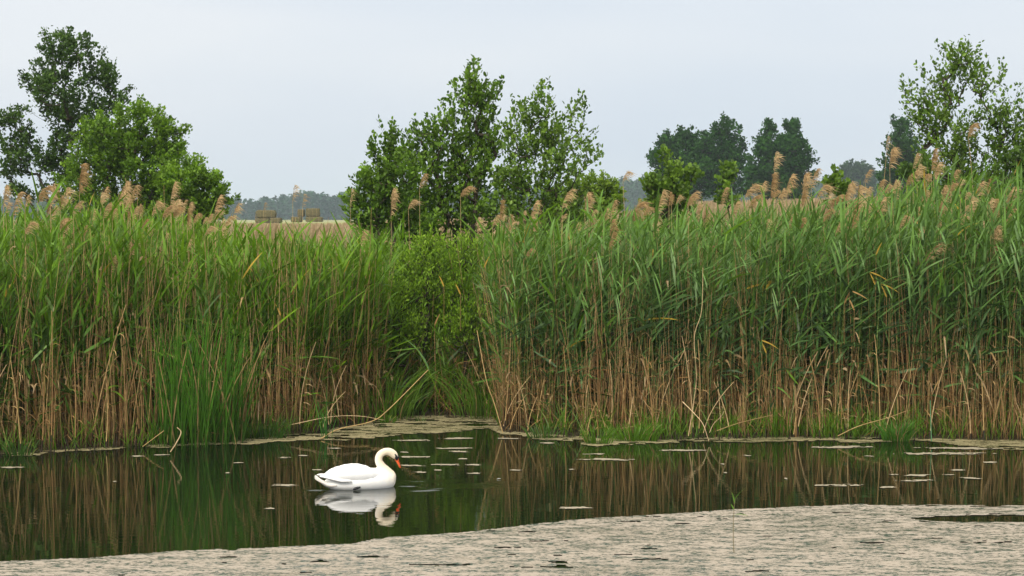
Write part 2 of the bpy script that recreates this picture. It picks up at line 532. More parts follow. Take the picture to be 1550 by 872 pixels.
def near_keep(X, Y):
    e = np.interp(X, ME[:, 0], ME[:, 1]) + 0.10 * (fbm(X * 2.5, X * 0 + 3, 2) - .5) + 0.05 * (fbm(X * 11, X * 0 + 3, 4) - .5)
    k = Y < e
    # the open lead on the right
    a, b = ground_pt(1380, 786), ground_pt(1640, 786)
    c0 = a[1] + 0.02 * np.sin(X * 5)
    half = 0.22 * np.clip((X - a[0]) / 0.5, 0, 1) ** .6 + 0.10 * (fbm(X * 6, Y * 9, 7) - .5)
    k &= ~((X > a[0]) & (np.abs(Y - c0) < half))
    # streaky holes
    h = fbm(X * 2.2, Y * 7.5, 21, 5)
    edge = np.clip((e - Y) / 0.5, 0, 1)
    k &= ~((h < 0.215 + 0.05 * (1 - edge)) & (Y > 14))
    return k


sheet('algae_mat', M_SCUM, np.arange(-6.6, 6.8, 0.022), np.concatenate([np.arange(9, 16.4, 0.15), np.arange(16.5, 22.3, 0.028)]), near_keep, 0.003, 0.008,
      'pale cream algae mat floating over the near part of the pond')

FE = np.array([ground_pt(*p)[:2] for p in [(-300, 700), (0, 689), (60, 689), (110, 685), (180, 679), (300, 676), (430, 669), (470, 667), (560, 664), (640, 656), (740, 649), (765, 661), (860, 668), (900, 676), (980, 671), (1080, 669), (1150, 672), (1260, 668), (1330, 672), (1400, 668), (1460, 678), (1550, 683), (1800, 684)]])


def far_keep(X, Y):
    e = np.interp(X, FE[:, 0], FE[:, 1]) + 0.45 * (fbm(X * 1.6, X * 0 + 8, 31) - .5) + 0.5 * (fbm(X * 5, Y * 4, 33) - .5)
    k = (Y > e) & (Y < front(X) + 1.2)
    h = fbm(X * 2.0, Y * 5, 41, 5)
    k &= ~((h < 0.34) & (Y < front(X) - .1))
    return k


sheet('duckweed_mat', M_SCUM2, np.arange(-9, 10, 0.028), np.arange(25.2, 33.2, 0.05), far_keep, 0.003, 0.006,
      'tan and green duckweed scum along the foot of the reeds')

PATCH = [(1270, 735, 85), (1344, 738, 32), (1387, 728, 60), (1468, 724, 45), (1390, 720, 45), (1449, 712, 25), (1353, 719, 20), (1436, 719, 20), (1430, 687, 150), (1316, 691, 22),
         (1270, 677, 110), (1454, 679, 130), (1035, 682, 70), (920, 696, 92), (905, 688, 40), (624, 667, 62), (690, 664, 60), (685, 679, 56), (697, 684, 45), (627, 692, 50), (626, 705, 42),
         (677, 704, 52), (716, 704, 30), (718, 717, 26), (637, 715, 24), (780, 712, 22), (872, 769, 56), (429, 693, 20), (458, 690, 15), (408, 770, 20), (613, 685, 16), (432, 735, 50),
         (18, 708, 46), (208, 691, 25), (247, 689, 30), (360, 701, 18), (345, 716, 9), (174, 729, 11), (1094, 703, 8), (1098, 716, 6), (1190, 725, 7), (865, 711, 11), (505, 679, 24),
         (700, 695, 18), (663, 712, 14), (1500, 700, 30), (770, 664, 40), (830, 671, 30), (1130, 690, 14), (480, 712, 26)]
PLAB = ['long pale algae streak nearest the large algae mat on the right', 'small algae streak just right of the long streak near the mat', 'algae streak behind the small one, right side', 'algae streak below the small one nearest the right edge', 'middle algae streak of the right-hand cluster', 'small algae streak at the top right of the right-hand cluster', 'tiny algae streak at the left of the right-hand cluster', 'tiny algae streak between the middle and right streaks on the right', 'longest algae streak, below the bank at the far right', 'short algae streak left of the longest right streak', 'long algae streak touching the bank scum left of the bright tuft', 'long algae streak right under the scum at the right bank', 'algae streak below the pale curved twig', 'long algae streak below the wide sedge tuft', 'thinner algae streak above the long one below the sedge tuft', "algae streak farthest back directly behind the swan's head", 'algae streak farthest back right of the swan, near the scum', 'long algae streak second row right of the swan', 'algae streak just under the second row one beyond the swan', "algae streak level with the swan's head, to its right", "algae streak level with the swan's bill tip", 'long algae streak right of the one at the bill tip', 'short algae streak right end of the row at the bill tip', 'short algae streak lowest of those right of the swan', "tiny algae streak just ahead of the swan's breast", 'small lone algae streak right of the swan group', 'lone algae streak near the large mat, in the middle of the pond', "small algae streak above the swan's tail, under the left bank", "tiny algae streak right above the swan's back under the bank", 'small lone algae streak low in the water left of the swan', "tiny algae streak touching the swan's head from behind", "thin algae streak just left of the swan's tail", 'algae streak at the left edge of the pond by the bank', 'algae streak below the tall plumes at the left bank', 'algae streak beside the broken cane on the left', 'small algae streak below the right foot of the rushes', 'algae fleck just below the streak under the rushes', 'algae fleck alone in the dark water at the left', 'algae fleck below the pale curved twig', 'algae fleck right under the other fleck below the curved twig', 'algae fleck alone between curved twig and right-hand cluster', 'algae fleck alone right of the middle of the pond', "small algae streak left of the swan's neck close to the bank", 'algae streak above the short one right of the swan', 'tiny algae streak inside the row behind the bill', 'small algae streak at the far right edge of the pond', 'algae streak at the foot of the broken cane by the gap', 'small algae streak at the bank between gap and sedge tuft', 'tiny algae streak under the bank left of the curved twig', "small algae streak behind the swan's tail"]
for i, (a, b_, wpx) in enumerate(PATCH):
    c = ground_pt(a, b_)
    wd = wpx / F * c[1]
    dp = min(0.26, 0.10 + wd * 0.16)
    # a ragged raft of floating fronds, drawn out across the wind, in plan
    nx_, ny_ = int(np.clip(wd / .018, 14, 90)), 16
    gx, gy = np.meshgrid(np.linspace(-.5, .5, nx_) * wd * 1.15, np.linspace(-.5, .5, ny_) * dp * 1.5)
    sk = rng.normal(0, .06)
    e = (gx / (wd * .5)) ** 2 + ((gy + sk * gx) / (dp * .55)) ** 2
    k = (1 - e) + 2.6 * (fbm(gx * 9 + i * 7.7, gy * 26 + i, 3, 3) - .5) > .18
    if k.sum() < 12: k = e < 1
    id_ = np.arange(nx_ * ny_).reshape(ny_, nx_)
    ok = k[:-1, :-1] & k[1:, 1:] & k[1:, :-1] & k[:-1, 1:]
    V = np.stack([gx + (rng.random(gx.shape) - .5) * .012, gy + (rng.random(gx.shape) - .5) * .01, .001 + .003 * rng.random(gx.shape)], -1).reshape(-1, 3)
    Qp = np.stack([id_[:-1, :-1], id_[:-1, 1:], id_[1:, 1:], id_[1:, :-1]], -1)[ok]
    us = np.unique(Qp); re_ = np.zeros(nx_ * ny_, int); re_[us] = np.arange(len(us))
    g = G(); g.add(V[us], Q=re_[Qp])
    o = g.build('algae_patch', M_PATCH, smooth_=True)
    o.location = (c[0], c[1], 0.003)
    tag(o, PLAB[i], 'algae', 'algae streaks afloat on the dark water')

# ------------------------------------------------------------------ reeds
MARKS = [(110, 'at the far left end of the bank'), (240, 'left of the tall rushes'), (360, 'among the tall rushes'), (480, 'below the hay bales'), (600, 'beside the leaning cane'), (760, 'in the dark gap'), (860, 'just right of the gap'),
         (960, 'behind the wide sedge tuft'), (1060, 'left of the pale curved twig'), (1180, 'right of the pale curved twig'), (1300, 'behind the broad sedge patch'), (1420, 'behind the bright right tuft'), (1485, 'right behind the bluish green rush'), (9999, 'at the far right end of the bank')]


def mark(px):
    return next(t for lim, t in MARKS if px < lim)


GY = np.array([0.125, 0.235, 0.008])     # yellow green
GB = np.array([0.085, 0.165, 0.052])     # bluish green
GD = np.array([0.036, 0.108, 0.006])     # deep green
TAN = np.array([0.41, 0.275, 0.115]); RUST = np.array([0.25, 0.125, 0.045]); MUD = np.array([0.03, 0.022, 0.015]); PALE = np.array([0.50, 0.36, 0.20])


def ytop(px):
    """picture height that the green tops of the front reeds reach"""
    return np.interp(px, [-300, 0, 100, 200, 340, 380, 520, 560, 660, 740, 800, 950, 1040, 1100, 1280, 1330, 1400, 1550, 1800],
                     [335, 338, 330, 332, 344, 378, 378, 356, 372, 362, 350, 338, 330, 326, 322, 300, 282, 272, 270])


def blueness(px):
    return np.clip(np.interp(px, [0, 250, 700, 780, 1000, 1550], [0.35, 0.2, 0.05, 0.65, 0.85, 0.8]), 0, 1)


def reeds(gs, gl, x, y, z0, H, nl, wind, blue, S=5, SL=5, tmin=0.22, lw=0.038, r=0.0045, ll=(0.34, 0.58), up=0.0):
    n = len(x)
    P0 = np.stack([x, y, z0], 1)
    ln = rng.normal(0, 0.055, (n, 2))
    D = np.stack([ln[:, 0], ln[:, 1], np.ones(n)], 1)
    bend = rng.normal(0, 0.04, (n, 2)) + np.array([0.03, 0]) * wind[:, None]
    B = np.stack([bend[:, 0], bend[:, 1], np.zeros(n)], 1)
    j = rng.random((n, 1))
    base = lerp(TAN, RUST, j)
    gcol = lerp(lerp(GY, GD, rng.random((n, 1)) * .9), GB, blue[:, None])
    st = np.where(rng.random((n, 1)) < 0.32, lerp(TAN, GY, .5), gcol * 1.3)
    base = np.where(rng.random((n, 1)) < .40, gcol * 1.3, base)
    stems(gs, P0, D, H, B, r * (0.8 + .4 * rng.random(n)), r * .35, S, [(0, MUD + 0 * base), (0.05, base), (0.4, lerp(base, st, .5)), (0.6, st), (1, gcol * 1.2)])
    k = np.arange(nl)[None, :]
    tm = tmin + rng.uniform(-.14, .14, (n, 1)) + .22 * (vnoise(x * 1.4, y * .5, 17)[:, None] - .6); t = tm + (0.98 - tm) * (k + rng.random((n, nl)) * .7) / nl
    Ln = np.reshape(H, (n, 1))
    tt = t[..., None]
    P = P0[:, None] + D[:, None] * Ln[..., None] * tt + B[:, None] * Ln[..., None] * tt * tt
    phi = rng.random((n, 1)) * 6.28 + np.pi * k + rng.normal(0, .5, (n, nl))
    hx = np.cos(phi) * .66 + wind[:, None] * (0.25 + rng.normal(0, .40, (n, nl)))
    hy = np.sin(phi) * .55
    el = 0.55 + 0.9 * t ** 2 + rng.normal(0, .48, (n, nl)) * (1.15 - .75 * t) + up
    Dl = norm(np.stack([hx, hy, el], -1))
    L = (ll[0] + (ll[1] - ll[0]) * rng.random((n, nl))) * (1.1 - 1.1 * np.clip(.62 - t, 0, 1) - .3 * np.clip(t - .8, 0, 1))
    dr = (0.02 + 0.75 * rng.random((n, nl)) ** 2.6) * (1.25 - 0.85 * t ** 2)
    Bl = np.stack([hx * .15 + wind[:, None] * .08 * rng.random((n, nl)), hy * .2, -dr], -1)
    up_ = np.broadcast_to(np.array([0, 0, 1.]), Dl.shape)
    sd = norm(np.cross(Dl, up_) + 1e-6)
    nn = np.cross(sd, Dl)
    ro = rng.normal(0, .7, (n, nl))[..., None]
    sd = sd * np.cos(ro) + nn * np.sin(ro)
    c = gcol[:, None] * (0.42 + 1.35 * rng.random((n, nl, 1)) ** 1.5) * lerp(0.9, 1.25, tt)  # leaf colour brightens with height, painting in the light on the tops
    c = lerp(c, GY * 1.2, (0.7 * np.clip((tt - .6) * 2.5, 0, 1)) * (1 - .45 * blue[:, None, None]))  # upper leaves turn yellow green for light shining through, put into the colour
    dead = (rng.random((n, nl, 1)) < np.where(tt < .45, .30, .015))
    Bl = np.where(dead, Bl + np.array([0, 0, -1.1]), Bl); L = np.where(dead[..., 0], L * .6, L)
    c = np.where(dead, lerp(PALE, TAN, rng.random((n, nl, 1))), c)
    yel = (rng.random((n, nl, 1)) < 0.004) & (n > 50)
    c = np.where(yel, np.array([0.50, 0.33, 0.04]), c)
    f = lambda a: a.reshape(n * nl, -1)
    H = np.ravel(H)
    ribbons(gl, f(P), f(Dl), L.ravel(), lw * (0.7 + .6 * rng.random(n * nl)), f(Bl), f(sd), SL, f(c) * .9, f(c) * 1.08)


def top_z(x, y):
    return CAM_H + (325 - ytop(px_of(x, y))) / F * y


def in_gap(px):
    return (px > 578) & (px < 742)


def scatter(n, x0, x1, d0, d1, power=1.0):
    x = x0 + (x1 - x0) * rng.random(n)
    d = d0 + (d1 - d0) * rng.random(n) ** power
    return x, front(x) + d


gs, gl = G(), G()
# the dense first metres
x, y = scatter(5300, -8.9, 9.6, 0.05, 3.4, 1.25)
px = px_of(x, y)
ok = ~(in_gap(px) & (rng.random(len(px)) < 0.76)) & ~((px > 230) & (px < 352) & (y < front(x) + .8) & (rng.random(len(px)) < .6))
x, y, px = x[ok], y[ok], px[ok]
z0 = terr(x, y) - 0.05
H = (top_z(x, y) - z0) * (0.52 + 0.50 * rng.random(len(x)) ** .75) * (0.74 + .50 * fbm(x * 1.5, y * 1.2, 91))
H = np.where(in_gap(px), H * (.6 + .3 * rng.random(len(px))), H)
den = fbm(x * 2.4, y * 1.6, 95) > .34
x, y, px, z0, H = x[den], y[den], px[den], z0[den], H[den]
reeds(gs, gl, x, y, z0, H, 10, np.where(px > 740, 0.95, 0.25) + rng.normal(0, .2, len(x)), np.clip(blueness(px) + rng.normal(0, .2, len(x)), 0, 1))
# behind them
x = -13 + 27 * rng.random(3600); y = front(np.clip(x, -9, 10)) + 3.2 + 11 * rng.random(3600) ** 1.1
px = px_of(x, y)
z0 = terr(x, y) - .05
H = (top_z(x, y) - z0) * (0.76 + 0.27 * rng.random(len(x))) * (0.9 + .2 * fbm(x * .5, y * .5, 93))
reeds(gs, gl, x, y, z0, H, 8, np.where(px > 740, 0.7, 0.2) + rng.normal(0, .2, len(x)), np.clip(blueness(px) - .25 + rng.normal(0, .2, len(x)), 0, 1), S=3, SL=4, tmin=.55, lw=.030, up=.55)
x = -20 + 41 * rng.random(2600); y = 43 + 16 * rng.random(2600)
px = px_of(x, y)
z0 = terr(x, y)
H = (CAM_H + (328 - (ytop(px) - 2)) / F * y - z0) * (0.80 + 0.22 * rng.random(len(x)))
reeds(gs, gl, x, y, z0, H, 6, 0.3 + rng.normal(0, .2, len(x)), np.clip(blueness(px) - .3, 0, 1), S=2, SL=3, tmin=.6, lw=.034, r=.006, up=.5)
tag(gl.build('reed_foliage', M_LEAF), 'mass of green reed leaves filling the far bank', kind='stuff')
tag(gs.build('reed_stems', M_STEM), 'crowded green and tan stems inside the reed bed', kind='stuff')


# dry canes of last year
def dry(gs, n, x, y, h, r, spread=.05, c=None):
    P0 = np.stack([x, y, terr(x, y) - 0.06], 1)
    D = np.stack([rng.normal(0, spread, n), rng.normal(0, spread, n), np.ones(n)], 1)
    B = np.stack([rng.normal(0.0, .05, n), rng.normal(0, .04, n), np.zeros(n)], 1)
    c = lerp(TAN, RUST, rng.random((n, 1)) ** 1.2) * (0.75 + .6 * rng.random((n, 1)))
    stems(gs, P0, D, h, B, r * (.7 + .6 * rng.random(n)), r * .5, 4, [(0, MUD + 0 * c), (0.06, c * .8), (0.5, c), (1, lerp(c, PALE + 0 * c, .3))])


gd, gdl = G(), G()
x, y = scatter(5200, -8.9, 9.6, -0.12, 1.7, 1.6)
px = px_of(x, y)
keep = ~(in_gap(px) & (rng.random(len(px)) < .9)) & (rng.random(len(px)) < np.interp(px, [0, 230, 240, 560, 740, 760, 1550], [.8, .8, .35, .45, .6, .8, .75]))
keep &= fbm(x * 2.6, y * 1.4, 55) > 0.45
x, y, px = x[keep], y[keep], px[keep]
h = np.where(px > 740, 0.6 + 1.6 * rng.random(len(x)) ** 1.6, 0.8 + 2.1 * rng.random(len(x)) ** 1.1)
hf = np.clip(.15 + 1.9 * (fbm(x * 1.3, y * .6, 57) - .1), .35, 1.6)
dry(gd, len(x), x, y, h * hf, 0.0062, spread=.075)
# leaning and fallen ones
n = 1150
x, y = scatter(n, -8.8, 9.4, 0, 1.0)
keep = ~in_gap(px_of(x, y)); x, y = x[keep], y[keep]
dry(gd, len(x), x, y, 1.7 + 1.4 * rng.random(len(x)), 0.0058, spread=.06)
# black wet stubs standing in the scum
n = 420
x, y = scatter(n, -8.8, 9.4, -.42, .25)
stems(gd, np.stack([x, y, np.full(n, -.02)], 1), np.stack([rng.normal(0, .2, n), rng.normal(0, .2, n), np.ones(n)], 1), .05 + .16 * rng.random(n) ** 2, np.zeros((n, 3)), .011, .006, 1, [(0, np.tile(MUD, (n, 1))), (1, np.tile(MUD * 2, (n, 1)))])
n = 420
x, y = scatter(n, -8.5, 9.2, -0.05, .9)
dry(gd, n, x, y, .5 + 1.0 * rng.random(n), 0.005, spread=.45)
# dead leaf litter hanging low in the stand
n = 5200
x, y = scatter(n, -8.9, 9.6, -0.02, 1.3, 1.2)
zz = 0.05 + 1.15 * rng.random(n) ** 1.7
P0 = np.stack([x, y, terr(x, y) + zz], 1)
a = rng.random(n) * 6.28
D = norm(np.stack([np.cos(a), np.sin(a) * .6, rng.normal(0.1, .6, n)], 1))
sd = norm(np.cross(D, rng.normal(0, 1, (n, 3))))
c = lerp(TAN, RUST, rng.random((n, 1))) * (.6 + .6 * rng.random((n, 1)))
ribbons(gdl, P0, D, .12 + .25 * rng.random(n), .010 + .012 * rng.random(n), np.stack([np.zeros(n), np.zeros(n), -.3 - .6 * rng.random(n)], 1), sd, 3, c, c * 1.1)
tag(gd.build('dry_reed_stems', M_STEM), 'tan and rusty dead canes at the foot of the reeds', kind='stuff')
tag(gdl.build('reed_litter', M_PLUME), 'withered brown leaf litter caught between the canes', kind='stuff')

# low green sedge growing at the water's edge, too fine to count
gg = G()
n = 9500
x, y = scatter(n, -8.9, 9.6, -0.30, 1.0)
px = px_of(x, y)
dens = np.interp(px, [0, 60, 90, 150, 230, 350, 420, 560, 600, 760, 860, 900, 1010, 1080, 1140, 1180, 1270, 1300, 1400, 1450, 1500, 1550],
                 [.4, .4, .3, .15, .5, .6, .5, .2, .1, .3, .5, 1, .9, .4, .7, 1, .9, .8, 1, .5, .3, .3])
keep = (rng.random(n) < dens * 1.1) & (fbm(x * 3, y * 3, 71) > .42)
x, y = x[keep], y[keep]; n = len(x)
P0 = np.stack([x, y, np.full(n, -.01)], 1)
D = norm(np.stack([rng.normal(0, .25, n), rng.normal(0, .2, n), np.ones(n)], 1))
c = lerp(np.array([.09, .21, .012]), np.array([.15, .27, .018]), rng.random((n, 1)))
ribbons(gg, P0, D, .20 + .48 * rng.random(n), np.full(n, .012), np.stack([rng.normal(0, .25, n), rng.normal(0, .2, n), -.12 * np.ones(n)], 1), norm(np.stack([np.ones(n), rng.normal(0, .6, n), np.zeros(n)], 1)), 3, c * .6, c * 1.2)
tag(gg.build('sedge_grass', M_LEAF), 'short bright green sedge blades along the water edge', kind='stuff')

# distant dry reed beds with their plumes
gp = G()
n = 9000
y = 44 + 85 * rng.random(n) ** 0.9
x = (rng.random(n) * 1.25 - .62) * y * .56
px = px_of(x, y)
prob = np.interp(px, [0, 300, 345, 530, 560, 980, 1040, 1300, 1350, 1550], [.3, .35, 1, 1, .4, .4, 1, 1, .35, .3])
keep = rng.random(n) < prob
x, y, px = x[keep], y[keep], px[keep]; n = len(x)
yt = np.interp(px, [0, 340, 360, 520, 560, 960, 1040, 1120, 1290, 1330, 1550], [329, 335, 337, 337, 331, 316, 304, 301, 298, 296, 292]) + rng.exponential(4.5, n)
zt = CAM_H + (325 - yt) / F * y
c = lerp(np.array([.44, .31, .17]), np.array([.60, .46, .28]), rng.random((n, 1)))
hh = .7 + .5 * rng.random(n)
for q in range(2):
    P0 = np.stack([x + rng.normal(0, .05, n), y, zt - hh], 1)
    D = np.stack([rng.normal(0.06, .08, n), rng.normal(0, .1, n), np.ones(n)], 1)
    a = rng.random(n) * 3.14
    ribbons(gp, P0, D, hh, .10 + .06 * rng.random(n), np.stack([.1 + rng.normal(0, .1, n), np.zeros(n), np.zeros(n)], 1), np.stack([np.cos(a) * .5 + .5, np.sin(a), 0 * a], 1), 4, c * .9, c, 'belly')
P0 = np.stack([x, y, terr(x, y)], 1)
stems(gp, P0, np.tile([[0, 0, 1.]], (n, 1)), np.maximum(zt - P0[:, 2] - .4, .3), np.zeros((n, 3)), .02, .012, 1, [(0, c * .5), (1, c * .9)])
tag(gp.build('far_reed_bed', M_PLUME), 'pale tan dead reeds with feathery tops spreading far behind', kind='stuff')


# ---- single plumed reeds
def plume_mesh(seed, full=1.0, nod=0.5):
    r = np.random.default_rng(seed)
    g = G()
    L = 0.265 * (0.85 + .4 * r.random())
    t = np.linspace(0, 1, 9)
    ax = np.stack([nod * L * t ** 1.8 * .9, 0.05 * L * np.sin(t * 3), L * (t - .45 * nod * t ** 3)], 1)
    c0 = lerp(np.array([.44, .29, .135]), np.array([.66, .49, .27]), r.random())
    tube(g, ax, .0035, .0015, c0 * .7, 3)
    n = int(88 * full)
    tt = r.random(n) ** .85
    P = np.stack([np.interp(tt, t, ax[:, i]) for i in range(3)], 1)
    a = r.normal(0, 1.0, n)
    D = norm(np.stack([np.cos(a) * .55 + .12, np.sin(a) * .6, 1.0 - .4 * nod + r.normal(0, .25, n)], 1))
    ln = (.055 + .085 * np.sin(np.pi * np.clip(1 - tt, .05, .97) ** .8)) * (.7 + .5 * r.random(n))
    B = np.stack([.25 + .4 * nod + r.normal(0, .22, n), r.normal(0, .15, n), -.35 - .9 * r.random(n)], 1)
    sd = norm(r.normal(0, 1, (n, 3)) * np.array([1, .5, 1]))
    c = c0[None] * (.8 + .4 * r.random((n, 1)))
    ribbons(g, P, D, ln, .006 + .006 * r.random(n), B, sd, 4, c * .85, c * 1.1, 'belly')
    return g.mesh('plume', M_PLUME)


PL = [plume_mesh(100 + i, 1.0 if i % 3 else 1.5, [.15, .35, .6, .75, .3, .08][i % 6]) for i in range(9)]
PLT = [plume_mesh(300 + i, .45, .12) for i in range(3)]     # thin, upright, half shed


def cane_mesh(seed, h):
    r = np.random.default_rng(seed)
    g = G()
    t = np.linspace(0, 1, 9)
    k = r.normal(0, .05, 2)
    pts = np.stack([k[0] * h * (t ** 2 - t), k[1] * h * (t ** 2 - t), h * t], 1)
    c = lerp(TAN, PALE, r.random() * .7)
    tube(g, pts, .0052, .003, c, 5)
    for q in range(3):       # the swollen nodes and a torn sheath or two
        z = h * (.3 + .2 * q)
        P = np.stack([np.interp(z, pts[:, 2], pts[:, i]) for i in range(3)])[None]
        ribbons(g, P, norm(np.array([[r.normal(0, .5), .2, 1.]])), np.array([.16]), np.array([.014]), np.array([[r.normal(0, .5), 0, -.5]]), np.array([[1., .2, 0]]), 3, c[None], c[None] * 1.1)
    return g.mesh('stem', M_STEM)


CANES = {}
# (px, py of the plume middle, size, distance behind the front line, thin)
PLUMES = [(5, 300, 1, 2), (20, 312, 1.1, 1), (38, 342, .9, .4), (57, 290, 1.2, 2.5), (76, 300, 1.1, 1.5), (98, 300, 1.2, 3), (120, 277, 1.2, 2), (155, 296, 1, 2.5), (177, 298, 1.2, 1.5), (187, 295, 1, 2.4), (197, 294, 1.1, 3.1),
          (230, 312, 1.1, 1.6), (246, 316, 1, .9), (258, 297, 1.1, 2), (266, 322, 1, 1.2), (283, 330, .8, 1), (325, 311, 1.1, 1.7), (352, 320, 1, 2.4), (195, 378, 1, .4), (168, 402, .8, .1), (310, 345, .8, .7), (88, 335, .9, .8), (135, 330, .9, 1.3),
          (443, 292, 1.0, 3, 1), (458, 302, .8, 1.5, 1), (399, 312, .6, 3, 1), (530, 300, 1, 3.2, 1), (592, 312, 1.25, 1.4), (635, 274, .95, 2.6), (618, 306, .9, 2), (697, 287, .9, 2.2), (545, 362, .9, .6), (722, 347, 1.1, .9), (757, 322, .9, 1.6), (803, 322, 1.1, 1.1),
          (851, 303, 1.1, 1.5), (885, 306, 1.05, 2), (924, 318, .9, 1), (943, 263, .9, 3), (958, 316, 1.5, 1.1), (996, 309, 1.1, 1.7), (989, 345, 1, .5), (922, 357, 1.4, .3), (870, 345, .8, .6), (1040, 302, .9, 2.5), (1056, 320, .9, 2),
          (1092, 300, .9, 3), (1128, 283, 1.3, 2), (1135, 300, 1.2, 1.2), (1152, 288, .8, 2.6), (1172, 248, 1.25, 3), (1167, 283, 1.35, 2.2), (1190, 279, 1.4, 2), (1176, 296, 1, 1.4), (1215, 290, 1.4, 1.8), (1228, 270, 1.2, 2.9), (1237, 286, 1.1, 2),
          (1257, 300, 1.0, 1.8), (1283, 288, 1.1, 2), (1300, 305, 1.3, 1.2), (1290, 333, 1.1, .5), (1328, 318, 1.1, .9), (1342, 222, .9, 3.3, 1), (1347, 240, 1.2, 2.8), (1326, 290, 1.2, 2.1), (1362, 332, 1, .5), (1372, 265, 1.15, 2.2), (1382, 245, .9, 2.9),
          (1388, 262, 1, 1.7), (1410, 245, 1.1, 2.6), (1413, 262, 1.1, 2), (1404, 378, 1.2, .2), (1425, 296, 1.2, 1.4), (1420, 318, .9, .8), (1449, 330, .9, .9), (1466, 193, 1.15, 3), (1478, 290, 1.2, 1.6), (1469, 315, 1.1, .9), (1501, 322, 1.1, .8), (1524, 302, 1.2, 1.4),
          (1520, 326, .9, .7), (1505, 374, 1.4, .2), (1542, 380, .9, .3), (1265, 342, .8, .4), (1246, 325, .8, .9), (1395, 300, 1, 1.1), (1160, 340, .8, .5), (1212, 345, .9, .4), (1110, 315, .8, 1.2), (1310, 268, .8, 3.2), (1355, 290, 1, 1.9), (1440, 275, 1, 2.3)]
PLUMES = [tuple(p) + (0,) * (5 - len(p)) for p in PLUMES]
for q in range(130):      # the smaller ones between them
    a = random.choice([random.uniform(0, 350), random.uniform(0, 350), random.uniform(740, 1000), random.uniform(1000, 1550), random.uniform(1000, 1550)])
    lo = float(np.interp(a, [0, 350, 540, 800, 1000, 1300, 1400, 1550], [292, 312, 325, 318, 300, 285, 262, 290]))
    PLUMES.append((a, lo + random.expovariate(1 / 36), random.uniform(.5, .8), random.uniform(.3, 3.2), 0))
used = {}
for i, (a, b_, s, d, thin) in enumerate(PLUMES):
    yy = front(at(a, b_, 28)[0]) + d
    top = at(a, b_, yy)
    zb = float(terr(np.array(top[0]), np.array(yy))) - .05
    h = top[2] - 0.13 * s - zb
    key = round(h * 4) / 4
    if key not in CANES: CANES[key] = cane_mesh(int(key * 100), key)
    wh = next(t for lim, t in [(50, 'at the left edge of the view'), (110, 'under the left part of the tall alder'), (210, 'under the right part of the tall alder'), (275, 'below the willow bush'), (380, 'below the light green left bush'), (480, 'by the hay bales'),
         (600, 'at the left foot of the middle shrubs'), (660, 'before the left half of the middle shrubs'), (740, 'before the tallest middle shrub'), (830, 'before the open middle shrub'), (900, 'before the right end of the middle shrubs'), (970, 'beside the round bush'),
         (1070, 'around the young alder'), (1145, 'before the tallest far tree'), (1200, 'before the pointed far tree'), (1245, 'before the rightmost field tree'), (1305, 'around the small bright young alder'), (1365, 'before the lone far tree on the right'), (1430, 'below the left side of the right shrub'), (1485, 'below the middle of the right shrub'), (9999, 'at the right edge of the view')] if a < lim)
    lvl = 'high' if b_ < 285 else ('mid level' if b_ < 325 else 'low')
    lab = f'{lvl} feathery tan reed plume {wh}'
    grp = f'{lvl} reed plumes {wh}'
    if (a, b_) == (1172, 248): lab, grp = 'orange tan reed plume standing tallest before the far dark trees', None
    if (a, b_) == (1466, 193): lab, grp = 'tan reed plume standing alone against the right bush, tallest there', None
    if (a, b_) == (922, 357): lab, grp = 'broad pale reed plume low in the green face of the reeds', None
    if thin: lab = {443: 'thin upright half shed reed plume above the hay bales', 458: 'short thin plume before the right stack of bales', 399: 'small thin plume before the left stack of bales', 530: 'thin upright plume close left of the middle bush', 1342: 'thin sparse reed plume left of the right bush'}[a]; grp = None
    o = empty('plumed_reed', (top[0], yy, zb), lab, 'reed', grp)
    st = link('stem', CANES[key], o); st.scale = (1, 1, h / key)
    pm = (PLT if thin else PL)[i % (3 if thin else 9)]
    q = link('plume', pm, o); q.location = (0, 0, h - .01); q.scale = (s * random.uniform(.75, 1.1),) * 2 + (s * random.uniform(.85, 1.25),)
    q.rotation_euler = (0, 0, random.uniform(-.7, .7))

# ---- single green reeds in the first row
PROTO = []
for v in range(8):
    a, b_ = G(), G()
    blue = np.array([[.2, .85][v % 2]]); wd = np.array([[.2, .95][v % 2]])
    reeds(a, b_, np.array([0.]), np.array([0.]), np.array([0.]), np.array([2.9]), 10, wd, blue, S=8, SL=6, lw=.026, tmin=.38)
    PROTO.append((a.mesh('stem', M_STEM), b_.mesh('foliage', M_LEAF)))
protos = {}
cnt = 0
for i in range(190):
    while True:
        x = random.uniform(-8.2, 8.8); y = float(front(x)) + random.uniform(-.16, .25)
        px = px_of(x, y)
        if not (in_gap(px) or (235 < px < 350)): break
    v = (i % 4) * 2 + (1 if px > 740 else 0)
    hz = float(top_z(x, y)) * random.uniform(.72, .97)
    place = mark(px)
    size = 'tall' if hz > 2.9 else ('short' if hz < 2.45 else 'middling')
    tone = 'bluish green' if px > 740 else 'fresh green'
    lab = f'{size} {tone} reed with drooping leaves {place}'
    key = v
    loc = (x, y, float(terr(np.array(x), np.array(y))) * .5 - .05)
    if key not in protos:
        o = empty('reed', loc, lab, 'reed', f'{size} front reeds {place}')
        link('stem', PROTO[v][0], o); link('foliage', PROTO[v][1], o)
        protos[key] = o
        o.scale = (hz / 2.9,) * 3
    else:
        copy_tree(protos[key], loc, random.uniform(-.35, .35), hz / 2.9, (random.gauss(0, .03), random.gauss(0, .035)), lab, f'{size} front reeds {place}')

